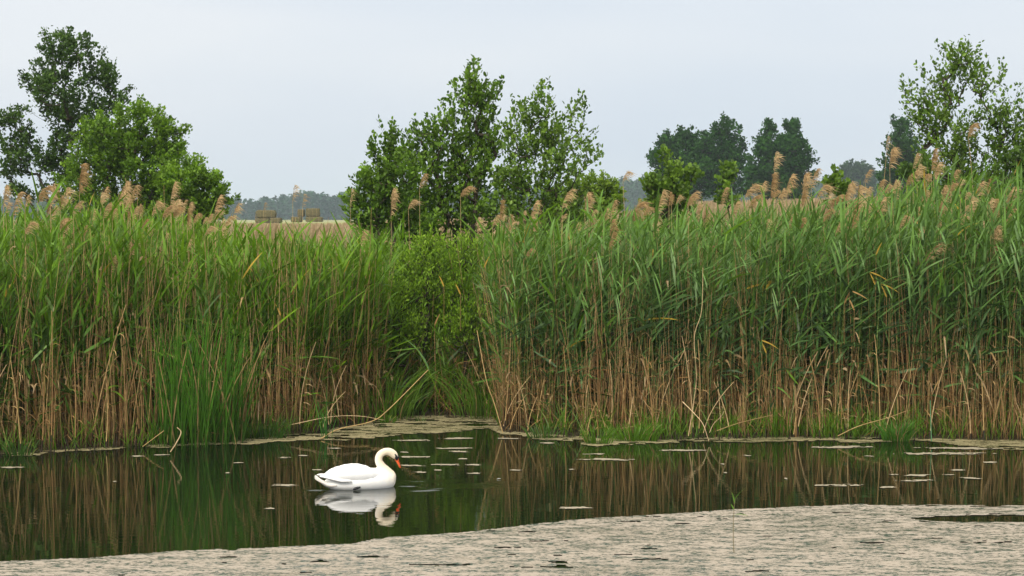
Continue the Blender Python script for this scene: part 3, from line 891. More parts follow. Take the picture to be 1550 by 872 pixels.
# ---- single dead canes in the first row
DC = []
for v in range(7):
    g = G()
    h = 1.6
    t = np.linspace(0, 1, 8)
    k = [random.gauss(0, .10), random.gauss(0, .06)]
    pts = np.stack([k[0] * h * t ** 2, k[1] * h * t ** 2, h * t], 1)
    c = lerp(TAN, [PALE, RUST, TAN][v % 3], .6)
    tube(g, pts[:2], .009, .008, MUD * 1.5, 6)
    tube(g, pts[1:], .008, .005, c, 6)
    for q in range(3):
        z = h * random.uniform(.25, .9)
        P = np.array([[np.interp(z, pts[:, 2], pts[:, i]) for i in range(3)]])
        dx = random.choice([-1, 1])
        ribbons(g, P, norm(np.array([[dx * .6, random.gauss(0, .3), .8]])), np.array([.2]), np.array([.016]), np.array([[dx * .2, 0, -.9]]), np.array([[.3, 1., .2]]), 3, c[None], c[None] * 1.15)
    DC.append(g.mesh('dry_cane', M_STEM))
for i in range(105):
    while True:
        x = random.uniform(-8.2, 8.8); y = float(front(x)) + random.uniform(-.28, .1)
        px = px_of(x, y)
        if not in_gap(px): break
    o = link('dry_cane', DC[i % 7])
    place = mark(px)
    o.location = (x, y, -.05)
    s = random.uniform(.35, 1.0) * (1.5 if px < 235 else 1.0)
    o.scale = (1.0, 1.0, s)
    o.rotation_euler = (random.gauss(0, .07), random.gauss(0, .09), random.uniform(-1, 1))
    hw_ = 'tall' if s > .95 else ('stubby' if s < .55 else 'waist high')
    tag(o, f'{hw_} dead tan cane in the scum {place}', 'reed', f'{hw_} dead canes {place}')

# ------------------------------------------------------------------ named stalks that the photograph singles out
def stalk(name, pts, r0, r1, c, label, cat='reed', extra=None, mat=None):
    g = G()
    P = spline(np.array(pts), 6)
    o3 = P[0].copy()
    tube(g, P - o3, r0, r1, np.array(c), 6)
    if extra:
        for (P0, D, L, W, B, sdv, cc) in extra:
            ribbons(g, np.array([P0]) - o3, norm(np.array([D])), np.array([L]), np.array([W]), np.array([B]), norm(np.array([sdv])), 6, np.array([cc]), np.array([cc]) * 1.1)
    o = g.build(name, mat or M_STEM, smooth_=True)
    o.location = tuple(o3)
    return tag(o, label, cat)


yc = 29.0
stalk('leaning_cane', [at(486, 664, 27.9), at(512, 650, 28.2), at(562, 638, 28.6), at(588, 620, 28.8), at(648, 560, 29.4)], .009, .006, TAN * 1.1, 'long bent tan cane leaning over the scum at the dark gap')
stalk('fallen_cane', [at(440, 643, 28.4), at(500, 631, 28.5), at(545, 630, 28.6), at(580, 636, 28.7)], .006, .004, PALE, 'pale cane lying flat left of the dark gap')
stalk('bent_stalk', [at(688, 628, 30.3), at(664, 595, 30.2), at(646, 555, 30.2), at(626, 520, 30.2)], .006, .004, GY * .9, 'green stalk slanting down across the dark gap', extra=[(at(650, 562, 30.2), (-.3, 0, 1), .7, .03, (-.3, 0, -.2), (1, .2, 0), GB)])
stalk('broken_cane', [at(761, 655, 28.6), at(748, 610, 28.6), at(736, 575, 28.6), at(722, 500, 28.8)], .009, .006, TAN, 'bent tan cane standing at the right edge of the dark gap')
stalk('pale_twig', [at(1033, 608, 27.6), at(1050, 625, 27.5), at(1064, 642, 27.4), at(1073, 668, 27.35)], .007, .004, PALE * 1.25, 'pale curved twig hanging down to the right bank scum', 'twig')
stalk('forked_twig', [at(1074, 655, 27.9), at(1080, 642, 27.9), at(1092, 630, 27.8), at(1096, 622, 27.8)], .006, .003, PALE, 'small pale forked twig standing beside the curved twig', 'twig')
stalk('leaning_cane', [at(1042, 660, 27.7), at(1050, 610, 27.7), at(1054, 570, 27.7), at(1051, 510, 27.7), at(1062, 470, 27.8), at(1064, 405, 27.9)], .008, .004, lerp(PALE, TAN, .3), 'tall pale winding cane in the face of the right bank')
stalk('fallen_cane', [at(1268, 660, 27.6), at(1300, 645, 27.6), at(1345, 632, 27.7), at(1372, 622, 27.8)], .007, .003, TAN, 'thin cane leaning low over the right bank scum')
stalk('fallen_cane', [at(1085, 652, 27.8), at(1120, 640, 27.8), at(1170, 628, 27.9)], .006, .004, TAN * .8, 'brown cane slanting low on the bank, left of the grass')
stalk('broken_cane', [at(258, 684, 26.0), at(266, 672, 26.0), at(274, 655, 26.1), at(268, 647, 26.1)], .009, .007, PALE, 'short broken pale cane at the water on the left')
stalk('broken_cane', [at(216, 676, 26.6), at(232, 664, 26.6), at(248, 652, 26.7)], .006, .005, TAN * 1.1, 'thin broken cane leaning at the left water edge')
stalk('green_rush', [at(1410, 668, 27.2), at(1409, 640, 27.2), at(1408, 606, 27.2)], .009, .006, np.array([.10, .22, .10]), 'single bluish green rush standing in the right scum', 'rush')
for (a, b_, lab) in [(1160, 535, 'folded yellow leaf low in the right reeds'), (1278, 460, 'tan folded leaf in the middle of the right reeds'), (1325, 432, 'bright yellow folded leaf high in the right reeds'), (1342, 450, 'small orange torn leaf beside the bright yellow one'),
                     (672, 434, 'yellow reed leaf upright over the leafy gap'), (733, 405, 'narrow yellow leaf right of the leafy gap'), (521, 412, 'yellow withered leaf left of the leafy gap'), (1293, 470, 'thin tan bent leaf among right reeds'),
                     (697, 446, 'second yellow leaf at the right of the leafy gap'), (1326, 386, 'upright golden leaf near the top of the right reeds'), (425, 478, 'yellow leaf pointing right on the left bank'), (658, 492, 'orange leaf tip inside the leafy gap')]:
    Yd = float(front(at(a, b_, 28)[0])) - .12
    p0 = at(a, b_, Yd)
    g = G()
    c = np.array([.55, .36, .07]) if 'yellow' in lab or 'gold' in lab else np.array([.55, .33, .13])
    d = random.choice([-1, 1])
    ribbons(g, np.zeros((1, 3)), norm(np.array([[d * .35, 0, 1.]])), np.array([.2]), np.array([.03]), np.array([[d * .1, 0, 0.]]), norm(np.array([[1., .3, 0]])), 5, c[None], c[None], 'leaf')
    if 'folded' in lab or 'torn' in lab:
        ribbons(g, np.array([[d * .08, 0, .195]]), norm(np.array([[1., -.1, -.25]])), np.array([.28]), np.array([.024]), np.array([[0, 0, -.25]]), norm(np.array([[.2, .5, 1.]])), 5, c[None], c[None] * .9, 'leaf')
    tube(g, [(0, 0, -.6), (0, 0, -.3), (0, 0, .01)], .004, .004, TAN, 4)
    o = g.build('withered_leaf', M_PLUME); o.location = tuple(p0)
    tag(o, lab, 'reed leaf')

# young reed shoot standing in the near algae mat
b0 = ground_pt(1111, 838)
Yb = b0[1]
o = empty('reed_shoot', tuple(b0), 'lone thin reed shoot rising from the near algae mat', 'reed')
g = G(); P = spline([at(1111, 838, Yb), at(1110, 810, Yb), at(1110.5, 780, Yb), at(1113, 755, Yb)], 6) - b0
tube(g, P, .0042, .0025, np.array([.16, .13, .06]), 6); g.build('stem', M_STEM, o, True)
for (p0, D, L, B) in [(P[-1], (.5, 0, 1), .13, (.3, 0, -.1)), (P[-3], (-.1, 0, 1), .12, (-.15, 0, 0)), (P[12], (.9, -.2, .5), .12, (.3, 0, -.5)), (P[14], (-.5, .1, 1), .07, (0, 0, -.1))]:
    g = G(); c = np.array([.12, .25, .03])
    ribbons(g, np.array([p0]), norm(np.array([D])), np.array([L]), np.array([.016]), np.array([B]), norm(np.array([[1., .5, .4]])), 6, c[None], c[None]); g.build('leaf', M_LEAF, o)


# ------------------------------------------------------------------ sedge clumps, each a thing
def tuft(px, py, h, spread, n, col, label, name='sedge_tuft', cat='sedge', bend=.5, wdt=.010, lean=.22, wide=.3, group=None):
    c0 = ground_pt(px, py)
    g = G()
    a = rng.random(n) * 6.28
    rr = np.sqrt(rng.random(n)) * spread
    P0 = np.stack([np.cos(a) * rr, np.sin(a) * rr * wide, np.zeros(n)], 1)
    D = norm(np.stack([np.cos(a) * lean + rng.normal(0, .1, n), np.sin(a) * lean, np.ones(n)], 1))
    c = np.array(col)[None] * (.7 + .6 * rng.random((n, 1)))
    old = rng.random((n, 1)) < .06
    c = np.where(old, TAN, c)
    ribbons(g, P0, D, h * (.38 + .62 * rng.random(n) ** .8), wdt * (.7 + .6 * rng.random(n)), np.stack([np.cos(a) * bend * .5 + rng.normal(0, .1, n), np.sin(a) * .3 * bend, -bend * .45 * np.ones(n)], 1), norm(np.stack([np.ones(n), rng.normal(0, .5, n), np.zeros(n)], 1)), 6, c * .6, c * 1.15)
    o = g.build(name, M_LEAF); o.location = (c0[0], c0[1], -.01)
    return tag(o, label, cat, group)


SG = (.11, .24, .014)
tuft(586, 640, .22, .12, 60, SG, 'small bright grass tuft on the scum below the leaning cane')
tuft(637, 638, .15, .07, 22, (.09, .17, .03), 'tiny grass tuft in the middle of the scum before the gap')
tuft(960, 668, .42, .34, 190, SG, 'wide low green sedge tuft at the water right of the gap')
tuft(905, 672, .40, .20, 90, SG, 'green sedge tuft left of the wide low tuft')
tuft(1358, 668, .50, .22, 150, (.08, .22, .02), 'bright upright sedge tuft on the right bank')
tuft(1215, 660, .45, .5, 200, SG, 'broad green sedge patch left of the bright right tuft')
tuft(1300, 658, .5, .25, 110, SG, 'sedge tuft between the broad patch and the bright tuft')
tuft(28, 690, .35, .2, 70, (.06, .15, .02), 'low green tuft at the left end of the bank')
tuft(1420, 660, .45, .25, 100, SG, 'sedge tuft behind the bluish rush')
tuft(402, 664, .5, .3, 110, (.06, .15, .02), 'green sedge tuft left of the swan at the bank')
tuft(350, 668, .45, .22, 80, (.07, .15, .02), 'green tuft at the right foot of the tall rushes')
tuft(820, 664, .40, .2, 60, (.07, .16, .02), 'thin green tuft among canes right of the gap')
# the tall bright rushes of the left bank
for (a, b_, h, n, s) in [(255, 672, 2.2, 75, .30), (285, 674, 2.35, 95, .34), (322, 672, 2.2, 85, .32), (236, 668, 1.7, 40, .25), (350, 670, 1.9, 45, .25)]:
    tuft(a, b_, h, s, n, (.065, .18, .012), {255: 'bright green rush clump second from the left of the tall rushes', 285: 'tallest bright green rush clump in the middle of the rushes', 322: 'bright green rush clump right of the tallest one', 236: 'short green rush clump, leftmost of the tall rushes', 350: 'short green rush clump, rightmost of the tall rushes'}[a], 'rush_clump', 'rushes', .10, .016, .05, 1.6, 'tall rush clumps of the left bank')
for (a, b_, h, n) in [(492, 662, .95, 7), (497, 665, .6, 5)]:
    tuft(a, b_, h, .05, n, (.06, .19, .03), ('tall' if h > .8 else 'short') + ' slender green rush blades in open water above the swan', 'rush_clump', 'rushes', .12, .014, .08, .6, 'rush blades above the swan')
# arching sedges around the gap
for (a, b_, h, n) in [(600, 628, 1.8, 100), (635, 620, 1.6, 100), (675, 618, 2.0, 110), (712, 622, 1.8, 90), (655, 618, 2.2, 170), (580, 634, 1.5, 130), (735, 630, 1.5, 130)]:
    tuft(a, b_, h, .5, int(n * 1.2), (.13, .25, .025), {600: 'arching sedge clump at the leaning cane in the dark gap', 635: 'arching sedge clump behind the tip of the leaning cane', 675: 'arching sedge clump in the middle right of the dark gap', 712: 'arching sedge clump near the bent cane in the gap', 655: 'tallest arching sedge clump at the back of the gap', 580: 'arching sedge clump leftmost of the dark gap', 735: 'arching sedge clump rightmost of the dark gap'}[a], 'sedge_clump', 'sedge', .75, .017, .16, 1.1, 'arching sedges of the dark gap')


# ------------------------------------------------------------------ woody plants
def woody(name, label, cat, Y, lobes, root, n_tips, n_leaf, leaf, cols, shoot=.35, wr=1.0, upb=.5, group=None, single=0, depth=.9, bark=(.06, .05, .035), stems_n=1, rk=.0045, mat=None, clump=1.0, seed=1, z_root=None, fill=1.0):
    """lobes (px, py, rx, ry) measured at distance Y become ellipsoids of the crown with their own depth; the limbs are
    grown by joining every tip to the nearest wood that leads back to the root"""
    r = np.random.default_rng(seed)
    k = Y / F
    C3 = np.array([at(a, b, Y) for a, b, _, _ in lobes]); R = np.array([[c * k, c * k * depth, d * k] for _, _, c, d in lobes])
    C3[:, 1] += r.normal(0, .25, len(lobes)) * R[:, 0]
    wt = R[:, 0] * R[:, 2]; li = r.choice(len(lobes), n_tips, p=wt / wt.sum())
    d = norm(r.normal(0, 1, (n_tips, 3))); rad = (r.random((n_tips, 1)) ** (1 / 2.2))
    tips = C3[li] + d * rad * R[li] * .92
    rt = at(root[0], root[1], Y); zg = float(terr(np.array(rt[0]), np.array(Y))) if z_root is None else z_root
    rt[2] = zg
    nodes, par = [rt], [-1]
    cz = C3[:, 2].mean()
    for q in range(stems_n):
        p = rt + np.array([r.normal(0, .12) * q, r.normal(0, .12) * q, 0]); last = 0
        tgt = C3[r.integers(len(lobes))] if stems_n > 1 else C3[np.argmax(C3[:, 2])]
        steps = 14
        for t in np.linspace(1 / steps, .8, steps - 1):
            pt = lerp(p, tgt, t); pt[0] = lerp(p[0], tgt[0], t ** 1.5) + r.normal(0, .02 * (cz - zg) * .3); pt[2] = lerp(p[2], tgt[2], t)
            nodes.append(pt); par.append(last); last = len(nodes) - 1
    tips = tips[np.argsort(np.linalg.norm(tips - rt, axis=1))]
    arr = np.zeros((len(nodes) + n_tips * 4, 3)); arr[:len(nodes)] = nodes; n = len(nodes)
    ends = []
    scale = (R[:, 0].mean())
    for tp in tips:
        v = tp - arr[:n]
        dist = np.linalg.norm(v, axis=1)
        pen = np.maximum(0, np.linalg.norm(arr[:n] - rt, axis=1) - np.linalg.norm(tp - rt)) * 2
        pen += np.maximum(0, arr[:n, 2] - tp[2] + dist * .15) * 1.6
        j = int(np.argmin(dist + pen))
        a = arr[j]; last = j
        m_ = max(1, min(4, int(dist[j] / (.35 * scale)) + 1))
        for q in range(1, m_ + 1):
            t = q / m_
            p = lerp(a, tp, t); p = p + np.array([0, 0, -1]) * dist[j] * .12 * math.sin(math.pi * t) + (r.normal(0, .03 * scale, 3) if q < m_ else 0)
            arr[n] = p; par.append(last); last = n; n += 1
        ends.append(last)
    arr = arr[:n]; par = np.array(par)
    cnt = np.zeros(n)
    cnt[ends] += 1
    for i in range(n - 1, 0, -1): cnt[par[i]] += cnt[i]
    # parents are always created before children, so this order is safe
    rr = rk * np.maximum(cnt, .6) ** .48
    g = G()
    i = np.arange(1, n)
    frusta(g, arr[par[i]] - rt, arr[i] - rt, np.minimum(rr[par[i]], rr[i] * 1.5), rr[i], np.array(bark), 5)
    o = empty(name, tuple(rt), label, cat, group)
    g.build('trunk', M_BARK, o, True)
    # leafy shoots
    cen = np.average(C3, axis=0, weights=wt); cen[2] = min(cen[2], C3[:, 2].min())
    per = max(1, n_leaf // n_tips)
    idx_ = np.array(ends)
    E = arr[idx_]
    lob = C3[[int(np.argmin(np.linalg.norm((e - C3) / R, axis=1))) for e in E]]
    out = norm(norm(E - cen) * .7 + norm(E - lob) * .6 + np.array([0, 0, upb]) + r.normal(0, .3, E.shape))
    Ls = shoot * (.6 + .8 * r.random(len(E)))
    t = r.random((len(E), per)) ** .8
    sideoff = r.normal(0, shoot * .28 * clump, (len(E), per, 3)) * (1 - .6 * t[..., None])
    P = E[:, None] + out[:, None] * (Ls[:, None, None] * (t[..., None] - .35)) + sideoff
    A = norm(out[:, None] * .5 + r.normal(0, .62, P.shape) * np.array([1, 1, .6]) + np.array([0, 0, .45 * upb]))
    Nn = norm(np.array([0, 0, .8]) + r.normal(0, .7, P.shape))
    sz = leaf * (.65 + .6 * r.random((len(E), per)))
    # shoots of the year are a lighter green; each limb has its own tone
    tone = r.random((len(E), 1, 1))
    c = lerp(np.array(cols[0]), np.array(cols[1]), np.clip(.75 * tone + .5 * (r.random(t.shape)[..., None] - .35) + .25 * t[..., None], 0, 1))
    P, A, Nn, sz, c = P.reshape(-1, 3), A.reshape(-1, 3), Nn.reshape(-1, 3), sz.ravel(), c.reshape(-1, 3)
    keep = P[:, 2] > zg + .1
    P, A, Nn, sz, c = P[keep], A[keep], Nn[keep], sz[keep], c[keep]
    # shoot twigs
    frusta(gt := G(), E - rt, E + out * Ls[:, None] * .6 - rt, np.full(len(E), rk * .8), np.full(len(E), rk * .4), np.array(bark), 3)
    gt.build('twigs', M_BARK, o)['kind'] = 'stuff'
    if single:
        q = np.min(np.linalg.norm((P[:, None, [0, 2]] - C3[None][:, :, [0, 2]]) / R[None][:, :, [0, 2]], axis=2), axis=1) + .25 * (P[:, 2] - cen[2]) / max(.5, (C3[:, 2].max() - cen[2]))
        sel = np.argsort(-q)[:single]
        lm = []
        for v in range(4):
            gg = G(); cc = lerp(np.array(cols[0]), np.array(cols[1]), v / 3)
            leaves(gg, np.zeros((1, 3)), np.array([[0, 0, 1.]]), np.array([[0, -1., 0]]), np.array([1.]), wr, cc[None])
            lm.append(gg.mesh('leaf', mat or M_TREE))
        for v, j in enumerate(sel):
            lf = link('leaf', lm[v % 4], o)
            a = Vector(A[j]); nn = Vector(Nn[j]); b = a.cross(nn).normalized(); nn = b.cross(a)
            # local z = axis, local -y = normal, local x completes
            mt = Matrix((-b, -nn, a)).transposed()
            if mt.determinant() < 0: mt = Matrix((b, -nn, a)).transposed()
            lf.matrix_local = Matrix.LocRotScale(Vector(P[j] - rt), mt.to_quaternion(), Vector((sz[j],) * 3))
        mk = np.ones(len(P), bool); mk[sel] = False
        P, A, Nn, sz, c = P[mk], A[mk], Nn[mk], sz[mk], c[mk]
    g = G(); leaves(g, P - rt, A, Nn, sz, wr, c)
    cr = g.build('crown', mat or M_TREE, o); cr['kind'] = 'stuff'
    return o


ALD = ((.045, .105, .010), (.17, .30, .025))
ALD2 = ((.050, .110, .012), (.18, .30, .030))
WIL = ((.06, .14, .008), (.19, .33, .02))
woody('alder_tree', 'tall open alder with dark foliage at the left edge', 'tree', 60,
      [(104, 62, 26, 16), (105, 80, 48, 28), (85, 105, 45, 28), (150, 105, 22, 28), (150, 118, 30, 22), (60, 130, 32, 20), (110, 140, 55, 28), (180, 135, 26, 12), (160, 165, 40, 22), (75, 165, 50, 24), (115, 195, 60, 28),
       (15, 185, 26, 24), (28, 215, 34, 24), (45, 245, 42, 26), (80, 235, 40, 25), (150, 220, 40, 35), (10, 262, 24, 16), (95, 262, 35, 25), (100, 295, 50, 20), (40, 290, 40, 12), (-40, 215, 45, 45)],
      (112, 330), 470, 18500, .10, ((.026, .065, .010), (.090, .17, .022)), shoot=.36, upb=.35, wr=.85, seed=3, stems_n=4, rk=.0052, clump=1.1)
woody('willow_bush', 'rounded mid green willow bush beneath the tall left tree', 'bush', 50,
      [(205, 175, 32, 16), (175, 205, 60, 34), (235, 190, 36, 22), (262, 207, 22, 18), (225, 225, 55, 32), (155, 240, 62, 38), (215, 262, 70, 35), (268, 245, 26, 20), (130, 280, 55, 35), (190, 295, 70, 35), (250, 290, 50, 30), (160, 325, 70, 25), (230, 325, 60, 25)],
      (190, 330), 520, 27000, .085, WIL, shoot=.34, wr=.75, seed=5, stems_n=5, rk=.006)
woody('willow_bush', 'lower light green bush right of the willow bush on the left', 'bush', 47,
      [(275, 262, 34, 26), (300, 268, 26, 20), (285, 290, 40, 28), (325, 285, 20, 18), (318, 308, 28, 24), (338, 305, 14, 16), (280, 315, 45, 25)],
      (295, 335), 220, 10000, .085, WIL, shoot=.28, wr=.75, seed=6, stems_n=3, rk=.005)
woody('alder_shrub', 'tall pointed alder shrub in the middle with large round leaves', 'shrub', 38,
      [(720, 116, 9, 16), (719, 128, 16, 16), (716, 135, 30, 22), (728, 150, 34, 16), (705, 160, 26, 18), (690, 190, 42, 22), (735, 188, 22, 25), (655, 205, 30, 20), (665, 232, 50, 25), (720, 225, 50, 30), (620, 235, 20, 20), (640, 262, 60, 26),
       (720, 265, 60, 26), (690, 295, 80, 28), (640, 320, 60, 26), (690, 335, 90, 26), (740, 320, 50, 24), (620, 345, 60, 24), (745, 225, 22, 30)],
      (706, 350), 620, 10500, .088, ALD, shoot=.46, wr=.72, upb=1.1, seed=8, stems_n=4, rk=.0042, single=170, clump=.42)
woody('alder_shrub', 'small narrow alder shrub at the left foot of the middle group', 'shrub', 37,
      [(588, 212, 14, 18), (585, 240, 26, 20), (605, 262, 32, 24), (570, 272, 30, 18), (560, 300, 36, 22), (600, 300, 40, 26), (570, 330, 42, 26), (625, 340, 40, 22)],
      (585, 352), 320, 6600, .082, ALD, shoot=.38, wr=.72, upb=.8, seed=9, stems_n=3, rk=.0034, single=90, clump=.5)
woody('alder_shrub', 'open branched alder shrub right of the tall middle one', 'shrub', 36.5,
      [(823, 165, 18, 26), (800, 180, 26, 20), (778, 200, 18, 18), (828, 205, 34, 24), (868, 178, 13, 20), (880, 195, 14, 20), (800, 230, 42, 25), (855, 225, 36, 22), (890, 228, 12, 8), (898, 243, 20, 6), (850, 258, 42, 20), (800, 270, 46, 26), (830, 292, 48, 20), (775, 290, 30, 30), (800, 320, 60, 22), (860, 320, 50, 22), (820, 340, 60, 20)],
      (832, 348), 430, 6200, .084, ALD2, shoot=.46, wr=.68, upb=.9, seed=10, stems_n=4, rk=.0030, single=130, clump=.5)
woody('round_bush', 'low rounded yellow green bush right of the middle shrubs', 'bush', 48,
      [(895, 282, 40, 20), (925, 295, 32, 18), (870, 300, 40, 20), (915, 310, 40, 16), (890, 325, 60, 14)], (900, 330), 200, 8500, .07, ((.10, .18, .012), (.22, .34, .03)), shoot=.2, wr=.8, seed=12, stems_n=3, rk=.005)
woody('young_alder', 'young light green alder in front of the far dark trees', 'shrub', 40,
      [(1010, 247, 10, 14), (1005, 270, 26, 18), (1030, 262, 14, 14), (1015, 292, 34, 18), (1050, 268, 10, 8), (985, 290, 20, 18), (1015, 315, 40, 18)], (1012, 340), 120, 2000, .095, ALD2, shoot=.26, upb=.9, seed=13, stems_n=3, rk=.004, single=50)
woody('young_alder', 'thin young alder shoot before the dark trees', 'shrub', 40,
      [(1105, 258, 8, 12), (1100, 276, 12, 14), (1103, 300, 14, 14)], (1103, 335), 26, 420, .09, ALD2, shoot=.24, upb=.9, seed=14, rk=.004)
woody('young_alder', 'small bright young alder in the gap left of the right tree', 'shrub', 39,
      [(1265, 270, 8, 10), (1262, 284, 16, 12), (1280, 286, 10, 8), (1265, 305, 18, 14)], (1266, 335), 34, 560, .09, ALD2, shoot=.2, upb=.9, seed=15, rk=.004)
woody('alder_shrub', 'large loose alder shrub at the right edge above the reeds', 'shrub', 37,
      [(1440, 92, 30, 14), (1465, 82, 14, 10), (1430, 115, 30, 18), (1475, 115, 22, 18), (1375, 140, 14, 10), (1395, 155, 22, 14), (1435, 150, 34, 22), (1490, 140, 24, 20), (1508, 118, 12, 14), (1390, 182, 26, 14), (1440, 190, 50, 24),
       (1500, 180, 34, 24), (1538, 155, 14, 14), (1530, 195, 26, 26), (1440, 225, 55, 24), (1510, 228, 50, 24), (1470, 258, 70, 24), (1450, 285, 80, 24), (1530, 285, 50, 24), (1560, 220, 30, 40)],
      (1458, 330), 540, 8000, .082, ALD2, shoot=.44, wr=.68, upb=.85, seed=16, stems_n=5, rk=.0036, single=170, clump=.5)
woody('alder_shrub', 'dense green shrub low at the right edge of the reeds', 'shrub', 36,
      [(1545, 250, 32, 26), (1400, 262, 30, 22), (1590, 220, 40, 50)], (1545, 320), 110, 3200, .075, ((.05, .10, .014), (.11, .2, .03)), shoot=.26, upb=.8, seed=17, rk=.004)
# leafy plants filling the gap
for q, (a, b_, s_) in enumerate([(600, 460, 1), (640, 435, 1.2), (685, 455, 1.1), (655, 495, 1.1), (612, 515, 1.0), (700, 500, 1.0), (640, 395, 1.1), (700, 405, 1)]):
    woody('marsh_bush', ['leafy marsh plant on the left side of the gap', 'tall leafy marsh plant in the middle of the gap', 'leafy marsh plant on the right side of the gap', 'lower leafy marsh plant in the middle of the gap', 'lowest left leafy marsh plant of the gap', 'lowest right leafy marsh plant of the gap', 'topmost left leafy marsh plant, just below the middle shrubs', 'topmost right leafy marsh plant below the tallest shrub'][q], 'bush', 31.3 + .25 * (q % 4),
          [(a, b_, 34 * s_, 30 * s_), (a + 12, b_ - 20 * s_, 22 * s_, 22 * s_), (a - 14, b_ + 8, 22 * s_, 26 * s_)], (a, 620), 110, 1700, .060, ((.09, .20, .010), (.26, .42, .025)), shoot=.34, wr=.42, upb=1.5, clump=.6, seed=30 + q, rk=.003, group='leafy marsh plants of the gap')

# far trees standing in the field
FAR = ((.006, .032, .006), (.038, .110, .014))
FT = [([(1008, 222, 16, 18), (1026, 235, 16, 26), (1028, 265, 20, 26), (1000, 245, 20, 22), (1012, 270, 28, 24), (1008, 288, 30, 16)], 1008, 'dark far tree, leftmost of the field group', 234),
      ([(1040, 215, 20, 18), (1050, 240, 28, 24), (1050, 268, 34, 22), (1068, 225, 22, 26), (1072, 255, 26, 28), (1048, 288, 40, 16)], 1048, 'dark far tree with flat top, second of the field group', 228),
      ([(1098, 200, 22, 20), (1085, 222, 32, 22), (1110, 235, 26, 28), (1090, 258, 44, 30), (1100, 286, 42, 18)], 1095, 'tallest dark far tree in the middle of the field group', 225),
      ([(1167, 195, 11, 14), (1163, 220, 20, 22), (1158, 245, 26, 26), (1160, 270, 32, 20), (1160, 288, 34, 14), (1140, 262, 18, 22), (1182, 225, 14, 20), (1184, 255, 16, 26)], 1163, 'pointed dark far tree right of the tallest one', 222),
      ([(1198, 196, 13, 12), (1200, 218, 22, 20), (1206, 240, 28, 24), (1204, 266, 36, 20), (1200, 286, 36, 16)], 1202, 'wide dark far tree, rightmost of the field group', 220),
      ([(1365, 195, 16, 12), (1362, 218, 26, 22), (1350, 245, 20, 26), (1380, 245, 26, 26), (1360, 270, 34, 20), (1362, 290, 34, 14)], 1364, 'dark far tree behind the right shrub', 225)]
for q, (lb, rx, lab, Yd) in enumerate(FT):
    woody('field_tree', lab, 'tree', Yd, lb, (rx, 305), 320, 10000, .28, FAR, shoot=1.0, wr=1.0, upb=.7, seed=50 + q, stems_n=3, rk=.022, mat=M_FAR, bark=(.03, .028, .022), clump=1.0, group='dark trees in the far field')
for q, (a, b_, s_, lab) in enumerate([(1288, 258, 18, 'round hazy tree far behind, left one of the pair'), (1308, 262, 13, 'smaller round hazy tree, right one of the far pair')]):
    woody('hazy_tree', lab, 'tree', 620, [(a, b_, s_, 10), (a, b_ + 14, s_ * 1.15, 14), (a, b_ + 26, s_ * 1.2, 12)], (a, 305), 150, 4200, .8, ((.02, .045, .02), (.04, .08, .03)), shoot=2.2, upb=.4, seed=70 + q, rk=.05, mat=M_FAR, bark=(.03, .03, .03))

# ------------------------------------------------------------------ far-off wood on the horizon
g = G()


def wood_top(px):
    return np.interp(px, [-100, 0, 60, 350, 420, 445, 460, 500, 560, 700, 900, 940, 990, 1240, 1250, 1330, 1400, 1600], [296, 298, 300, 302, 298, 291, 289, 292, 288, 284, 278, 268, 264, 268, 266, 262, 262, 258])


n = 1300
px = -60 + 1680 * rng.random(n)
Yd = 1150 + 220 * rng.random(n)
zt = CAM_H + (325 - wood_top(px) - rng.exponential(2.2, n) + 1.5 * np.sin(px * .11)) / F * Yd
zt = zt - (rng.random(n) ** 1.5) * 6.5
xx = (px - 775) / F * Yd
per = 150
kind = rng.random(n)[:, None] < .55
t = rng.random((n, per))
rad = np.where(kind, 2.0 * (1 - t) ** .7 + .15, 3.0 * np.sqrt(np.clip(1 - (t - .4) ** 2 / .38, 0.02, 1)))
hgt = (zt + 2.5)
a = rng.random((n, per)) * 6.28
P = np.stack([xx[:, None] + np.cos(a) * rad, Yd[:, None] + np.sin(a) * rad, zt[:, None] - (1 - t) * hgt[:, None] * .9], -1)
A = norm(np.stack([np.cos(a), np.sin(a), rng.normal(.5, .5, a.shape)], -1)); Nn = norm(rng.normal(0, .6, P.shape) + np.array([0, -.3, 1.]))
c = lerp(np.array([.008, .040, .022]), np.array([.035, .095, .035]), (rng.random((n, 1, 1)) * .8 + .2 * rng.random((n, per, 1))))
c = np.broadcast_to(c, P.shape)
leaves(g, P.reshape(-1, 3), A.reshape(-1, 3), Nn.reshape(-1, 3), (1.1 + 1.0 * rng.random(n * per)), 1.1, c.reshape(-1, 3))
# the wood's dim inside: trunks and shade behind the edge
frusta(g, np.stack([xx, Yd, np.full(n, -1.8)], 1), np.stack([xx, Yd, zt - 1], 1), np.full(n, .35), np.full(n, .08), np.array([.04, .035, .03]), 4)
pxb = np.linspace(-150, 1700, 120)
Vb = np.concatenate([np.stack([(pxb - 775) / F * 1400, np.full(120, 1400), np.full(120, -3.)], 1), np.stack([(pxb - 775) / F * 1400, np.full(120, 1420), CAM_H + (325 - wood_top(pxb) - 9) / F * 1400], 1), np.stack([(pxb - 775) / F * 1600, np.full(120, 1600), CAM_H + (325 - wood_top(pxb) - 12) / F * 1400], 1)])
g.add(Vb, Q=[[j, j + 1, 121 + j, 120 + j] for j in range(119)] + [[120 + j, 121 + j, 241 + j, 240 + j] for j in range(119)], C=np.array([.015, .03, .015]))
tag(g.build('far_wood', M_FAR), 'bluish wooded ridge along the horizon', kind='stuff')

